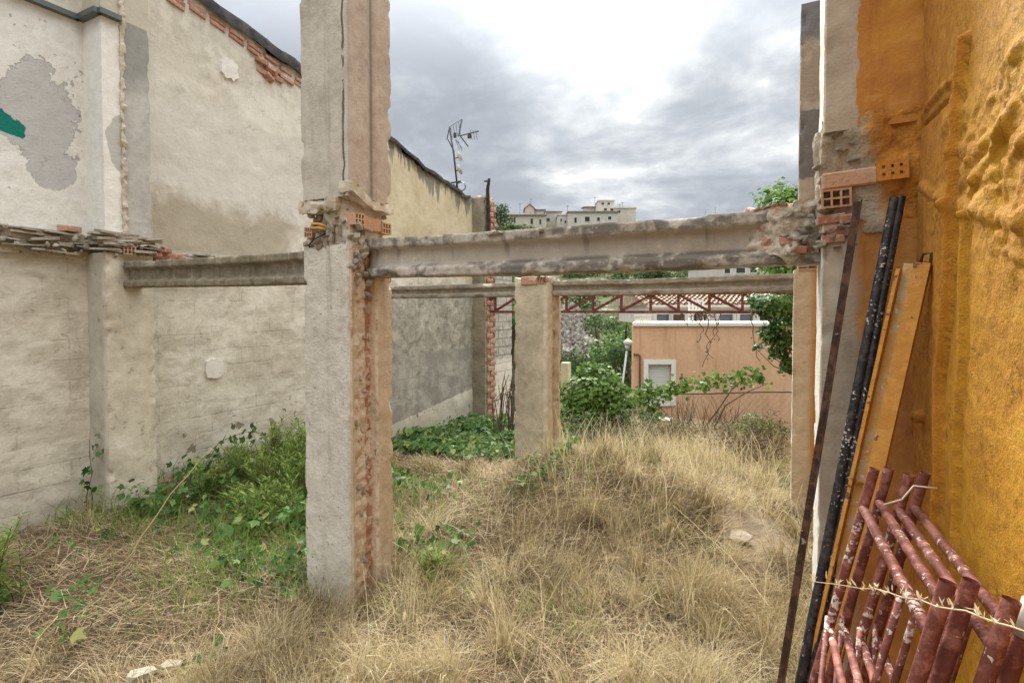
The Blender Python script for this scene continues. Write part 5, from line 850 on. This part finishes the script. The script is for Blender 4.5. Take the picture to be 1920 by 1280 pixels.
M_STALK = Mat('stalk_straw', .8, .2).color((.60, .49, .31))
def gpt(px, py, D, dz=0.): return at_d(px, py, D)
stalk([(-.05+.45, .55, 0), (.40, .85, 1.0), at_d(1930, 1184, .93), at_d(1790, 1140, 1.05), at_d(1640, 1106, 1.22), at_d(1528, 1090, 1.36)], .003, 'long pale grass stalk with seed heads crossing in front of the scaffold frames', 70, 5)
a0 = at_d(225, 1015, 4.2); a0[2] = G(a0[:1], a0[1:2])[0]; stalk([a0, at_d(320, 925, 4.3), at_d(395, 842, 4.4)], .006, 'long dead stalk leaning against the weeds by the left pilaster', 20, 6)
a0 = at_d(372, 1270, 2.9); a0[2] = G(a0[:1], a0[1:2])[0]; stalk([a0, at_d(400, 1210, 2.95), at_d(412, 1150, 3.0), at_d(407, 1100, 3.05)], .005, 'upright curved dead stalk near the bottom left of the lot', 0, 7)
a0 = at_d(20, 1275, 2.75); a0[2] = G(a0[:1], a0[1:2])[0]; stalk([a0, at_d(60, 1215, 2.8), at_d(108, 1155, 2.85)], .008, 'thick pale straw leaning in the bottom left corner', 0, 8)
a0 = at_d(1260, 945, 4.8); stalk([at_d(1455, 1150, 3.6), at_d(1370, 1045, 4.1), a0], .004, 'long fine straw lying across the grass mound', 0, 9)
# ---------------------------------------------------------------- shrubs and trees
def crownpts(n, c, r, seed, shell=.55):
    q = np.random.default_rng(seed); d = q.normal(size=(n, 3)); d /= np.linalg.norm(d, axis=1, keepdims=True); k = shell+(1-shell)*q.random(n)**.7; P = d*k[:, None]; lump = 1+fbm(d, 1.9, 3, seed)*1.1; return np.array(c)+P*np.array(r)*lump[:, None], d
def shrub(name, label, cat, foot, blobs, n, size, mat, seed, tpl=LT, fc=LF, twigs=8, trunk=.03, face=None):
    q = np.random.default_rng(seed); t = thing(name, label, cat, foot); LP, LN, tw = [], [], MB()
    for k, (c, r) in enumerate(blobs):
        P, d = crownpts(int(n*np.prod(r)**.66/sum(np.prod(b[1])**.66 for b in blobs)), c, r, seed+k); LP.append(P); LN.append(d*.6+np.array((0, -.25, .7))+q.normal(0, .45, P.shape))
        for s in range(max(1, twigs//len(blobs))): e = P[q.integers(len(P))]; m = (np.array(foot)+e)/2+q.normal(0, .06, 3); tw.tube([foot, m, e], [trunk, trunk*.6, trunk*.2], 5)
    tw.obj('trunk', M_TWIG, t, True); P = np.concatenate(LP); N = np.concatenate(LN); lobj('crown', mat, P, N, q.uniform(size*.6, size*1.25, len(P)), q.normal(.5, .24, len(P)), seed+9, t, tpl, fc); return t
def AD(px, py, D): return tuple(at_d(px, py, D))
def foot(px, D): p = at_d(px, 700, D); return (p[0], p[1], float(G(p[:1], p[1:2])[0] if p[1] < 13.4 else HILL(p[:1], p[1:2])[0]))
shrub('vine_bush', 'bright green vine bush at the end of the lot right of the middle column', 'bush', foot(1125, 10.6), [(AD(1095, 745, 10.5), (.55, .4, .42)), (AD(1130, 725, 10.7), (.45, .4, .38)), (AD(1110, 700, 10.8), (.3, .3, .22)), (AD(1150, 760, 10.5), (.45, .4, .42)), (AD(1080, 780, 10.3), (.4, .35, .35))], 2600, .095, M_VINE, 500, twigs=14)
pv = [AD(1165, 775, 10.9), AD(1195, 735, 10.9), AD(1240, 728, 11.0), AD(1290, 718, 11.1), AD(1335, 712, 11.1), AD(1390, 704, 11.2), AD(1432, 701, 11.2)]; pv = [foot(1165, 10.9)]+pv
creeper('vine', pv, 520, .10, 520, 'leafy vine running right along the fence before the orange house wall', M_VINE, 'vine', .085, .014, .12)
creeper('vine', [foot(1225, 11.0), AD(1220, 790, 11.), AD(1215, 750, 11.), AD(1225, 725, 11.)], 240, .10, 530, 'leafy vine strands hanging below the window of the orange house', M_VINE, 'vine', .12, .012, .2)
shrub('weed_bush', 'low green weeds below the vine bush at the back of the lot', 'bush', foot(1180, 9.6), [(AD(1110, 800, 9.6), (.6, .4, .25)), (AD(1190, 792, 9.8), (.55, .4, .28)), (AD(1250, 800, 9.8), (.5, .4, .22)), (AD(1150, 820, 9.2), (.6, .4, .2))], 1700, .08, M_OLIVE, 540, ST, SF, 18, .008)
shrub('dry_thicket', 'brown dry thicket at the back right against the rear column', 'bush', foot(1400, 8.8), [(AD(1395, 815, 8.3), (.5, .4, .28)), (AD(1440, 808, 8.2), (.34, .4, .32)), (AD(1350, 820, 8.5), (.36, .4, .24)), (AD(1420, 845, 7.6), (.42, .3, .2)), (AD(1385, 850, 7.8), (.35, .3, .16))], 3400, .06, veg('brown_leaf', ((0, (.05, .035, .025)), (.5, (.15, .115, .075)), (1, (.28, .225, .15))), .2), 550, ST, SF, 40, .007)
shrub('sumac_plant', 'small green plant with feathery leaves above the dry thicket', 'plant', foot(1415, 9.4), [(AD(1420, 790, 9.3), (.28, .25, .13)), (AD(1400, 800, 9.3), (.3, .25, .1)), (AD(1450, 805, 9.2), (.25, .2, .1))], 360, .12, M_VINE, 560, ST, SF, 8, .008)
shrub('hanging_ivy', 'ivy mass hanging beside the rear right column in front of the orange house', 'ivy', AD(1488, 700, 8.3), [(AD(1450, 572, 8.2), (.34, .3, .22)), (AD(1470, 610, 8.2), (.22, .3, .3)), (AD(1462, 650, 8.2), (.2, .25, .22)), (AD(1425, 565, 8.3), (.2, .2, .12)), (AD(1478, 685, 8.2), (.12, .2, .16)), (AD(1440, 625, 8.2), (.16, .2, .12)), (AD(1420, 650, 8.3), (.07, .1, .06))], 2100, .065, M_LEAF, 570, twigs=14, trunk=.012)
# bare creeper strands hanging from the truss
q_ = np.random.default_rng(9)
for k, (px, pb, lab) in enumerate(((1308, 640, 'bare creeper strand hanging from the truss, left of the longest strand'), (1322, 688, 'longest bare creeper strand hanging from the truss before the orange house'), (1338, 672, 'bare creeper strand curling right of the longest strand'), (1352, 640, 'short bare creeper strand hanging right of the curling strand'), (1286, 612, 'shortest bare creeper strand hanging left under the truss'), (1413, 680, 'lone thin creeper strand hanging left of the ivy mass'))):
    pts = [AD(px, 586, 9.9)]; 
    for u in np.linspace(.15, 1, 8): pts.append(AD(px+q_.normal(0, 3)+8*math.sin(u*3+k), 586+(pb-586)*u, 9.9))
    creeper('creeper_strand', pts, 6, .035, 600+k, lab, M_OLIVE, 'creeper', .02, .011)
tg = MB(); pts = [(q_.normal(1318, 14), q_.normal(590, 5)) for _ in range(26)]
for a, b in zip(pts, pts[1:]): tg.tube([AD(*a, 9.85), AD((a[0]+b[0])/2+q_.normal(0, 6), (a[1]+b[1])/2+q_.normal(0, 4), 9.85), AD(*b, 9.85)], .007, 4)
tg.obj('creeper_tangle', M_TWIG, None, label='tangle of dry creeper caught on the truss bottom', cat='creeper')
# bare branches in front of the orange house
for k, (pl_, lab) in enumerate(((((1312, 812), (1345, 770), (1372, 730), (1390, 712)), 'bare dark branch slanting up right before the orange house wall'), (((1360, 760), (1400, 735), (1440, 718)), 'thin bare branch reaching right above the fence'))):
    creeper('bare_branch', ([foot(1310, 10.4)] if k == 0 else [foot(1340, 10.6)])+[AD(a, b, 10.5) for a, b in pl_], 0, .05, 630+k, lab, M_OLIVE, 'branch', .05, .018)
bt = thing('dry_brush', 'upright dry brown twigs in front of the orange house', 'bush', foot(1320, 10.2)); bq = MB()
for k in range(150):
    px = q_.uniform(1245, 1400); b = foot(px, 10.2); e = AD(px+q_.normal(0, 22), q_.uniform(735, 820), 10.2); bq.tube([b, (np.array(b)+e)/2+q_.normal(0, .04, 3), e], [.007, .005, .0025], 4)
bq.obj('twigs', M_TWIG, bt)
# dead vine stems by the far brick pier
dv = thing('dead_vine', 'dead vine stems tangled by the far bared brick pier', 'vine', foot(945, 10.6)); bq = MB()
for k in range(22):
    px = q_.uniform(928, 968); b = foot(px, 10.4); mid = AD(px+q_.normal(0, 10), q_.uniform(720, 760), 10.4); e = AD(px+q_.normal(8, 16), q_.uniform(690, 760), 10.4); bq.tube([b, mid, e], [.012, .009, .005], 4)
bq.obj('stems', M_TWIG, dv)
# trees
def tree(label, base, h, cr, n, size, mat, seed, name='broadleaf_tree', nb=9, trunk=.12, tpl=LT, fc=LF, low=.45):
    q = np.random.default_rng(seed); t = thing(name, label, 'tree', base); b = np.array(base); top = b+np.array((0, 0, h)); m = MB(); m.tube([b-np.array((0, 0, .4)), b+np.array((.04*h, 0, h*.35)), b+np.array((.0, .03*h, h*.7)), top-np.array((0, 0, h*.1))], [trunk, trunk*.75, trunk*.5, trunk*.15], 8); LP, LN = [], []
    for k in range(nb):
        u = q.uniform(low, 1); a = q.uniform(0, 6.28); rr_ = cr*q.uniform(.45, 1)*math.sin(math.pi*min(1, .25+.7*u))**.5; c = b+np.array((math.cos(a)*rr_*.75, math.sin(a)*rr_*.75, h*u)); m.tube([b+np.array((0, 0, h*(u-.25))), (b+c)/2+np.array((0, 0, h*.5*(u-.1))), c], [trunk*.4, trunk*.25, trunk*.08], 5); P, d = crownpts(n//nb, c, (cr*.5, cr*.5, cr*.36), seed+k, .3); LP.append(P); LN.append(d+np.array((0, 0, .6))+q.normal(0, .5, d.shape))
    m.obj('trunk', M_TWIG, t, True); P = np.concatenate(LP); lobj('crown', mat, P, np.concatenate(LN), q.uniform(size*.6, size*1.3, len(P)), q.normal(.5, .25, len(P)), seed, t, tpl, fc)
p = at_d(1500, 700, 13.2); tree('leafy tree whose top shows left of the rear right column', (p[0], p[1], -.9), 6.7, 1.15, 3600, .13, M_VINE, 700, nb=16, trunk=.1, low=.35)
HT = [(1172, 625, 30, 6.0, 2.2, 'tree with yellow green crown on the slope above the street lamp'), (1120, 640, 34, 6.5, 2.6, 'dark tree on the slope right of the pale rock face'), (1150, 690, 28, 5.0, 2.0, 'lower dark tree behind the street lamp'), (958, 640, 27, 7.5, 1.7, 'dark tree seen left of the middle column'), (1200, 560, 52, 6, 3.0, 'tree behind the left edge of the tiled roof'), (1085, 560, 60, 6, 3.4, 'tree high on the slope beneath the truss'), (1240, 507, 80, 6, 3.6, 'tree by the right stone retaining wall on the hill'), (1300, 503, 82, 6, 3.4, 'tree left of the pale terrace house on the slope'), (938, 402, 150, 7, 4.0, 'green tree on the ridge beside the charred post'), (1090, 515, 88, 5, 3.2, 'tree by the left stone retaining wall on the hill')]
for k, (px, py, D, h, r, lab) in enumerate(HT): c = at_d(px, py, D); tree(lab, (c[0], c[1], c[2]-h*.75), h, r, 900, .16*(D/25)**.65, M_TREE if k % 3 else M_VINE if k == 0 else M_TREE, 720+k, nb=9, trunk=.15)
# scrub over the hillside
q = np.random.default_rng(77); D = 26+q.random(2600)**1.5*150; PX = q.uniform(820, 1620, 2600); b = np.array([at_d(px, 580, d) for px, d in zip(PX, D)]); z = HILL(b[:, 0], b[:, 1]); keep = fbm(b*np.array((1, 1, 0)), .05, 3, 5) > -.12; b[:, 2] = z; b = b[keep]; D = D[keep]; LP, LN, LS, LTt = [], [], [], []
for bb, d in zip(b, D):
    r = q.uniform(.5, 1.25)*(.9+d/130); n = 46; P, dr = crownpts(n, bb+np.array((0, 0, r*.35)), (r, r, r*.62), int(q.integers(1e6)), .5); LP.append(P); LN.append(dr+np.array((0, 0, .5))); LS.append(np.full(n, .14*(d/25)**.75)*q.uniform(.7, 1.3, n)); LTt.append(q.normal(q.uniform(.15, .85), .15, n))
lobj('hillside_scrub', M_TREE, np.concatenate(LP), np.concatenate(LN), np.concatenate(LS), np.concatenate(LTt), 78, None, kind='stuff', label='green scrub covering the far hillside', cat='scrub')
# stones in the grass
st_w = stone_meshes(M_PATCH, 'stone'); st_c = stone_meshes(M_RUBBLE, 'stone')
for px, py, s, lab, ms in ((262, 1275, (.17, .11, .08), 'pale flat stone lower left of two in the dry grass', st_c), (318, 1256, (.13, .09, .07), 'pale angular stone behind the flat one in the dry grass', st_c), (1390, 1010, (.22, .2, .06), 'bleached flat rubble slab in the grass before the rear right column', st_c), (797, 955, (.1, .08, .05), 'small pale rubble piece right of the thick column', st_c), (1095, 790, (.16, .1, .08), 'pale rubble piece among weeds by the middle column', st_w)):
    d = ray(px, py); tt_ = next(t for t in np.arange(1.5, 14, .02) if (EYE+d*t)[2] < float(G((EYE+d*t)[:1], (EYE+d*t)[1:2])[0])+.03); c = EYE+d*tt_; share('stone', ms[int(px) % 7], None, c+np.array((0, 0, s[2]*.25)), (.1, -.1, px), s, label=lab, cat='stone')
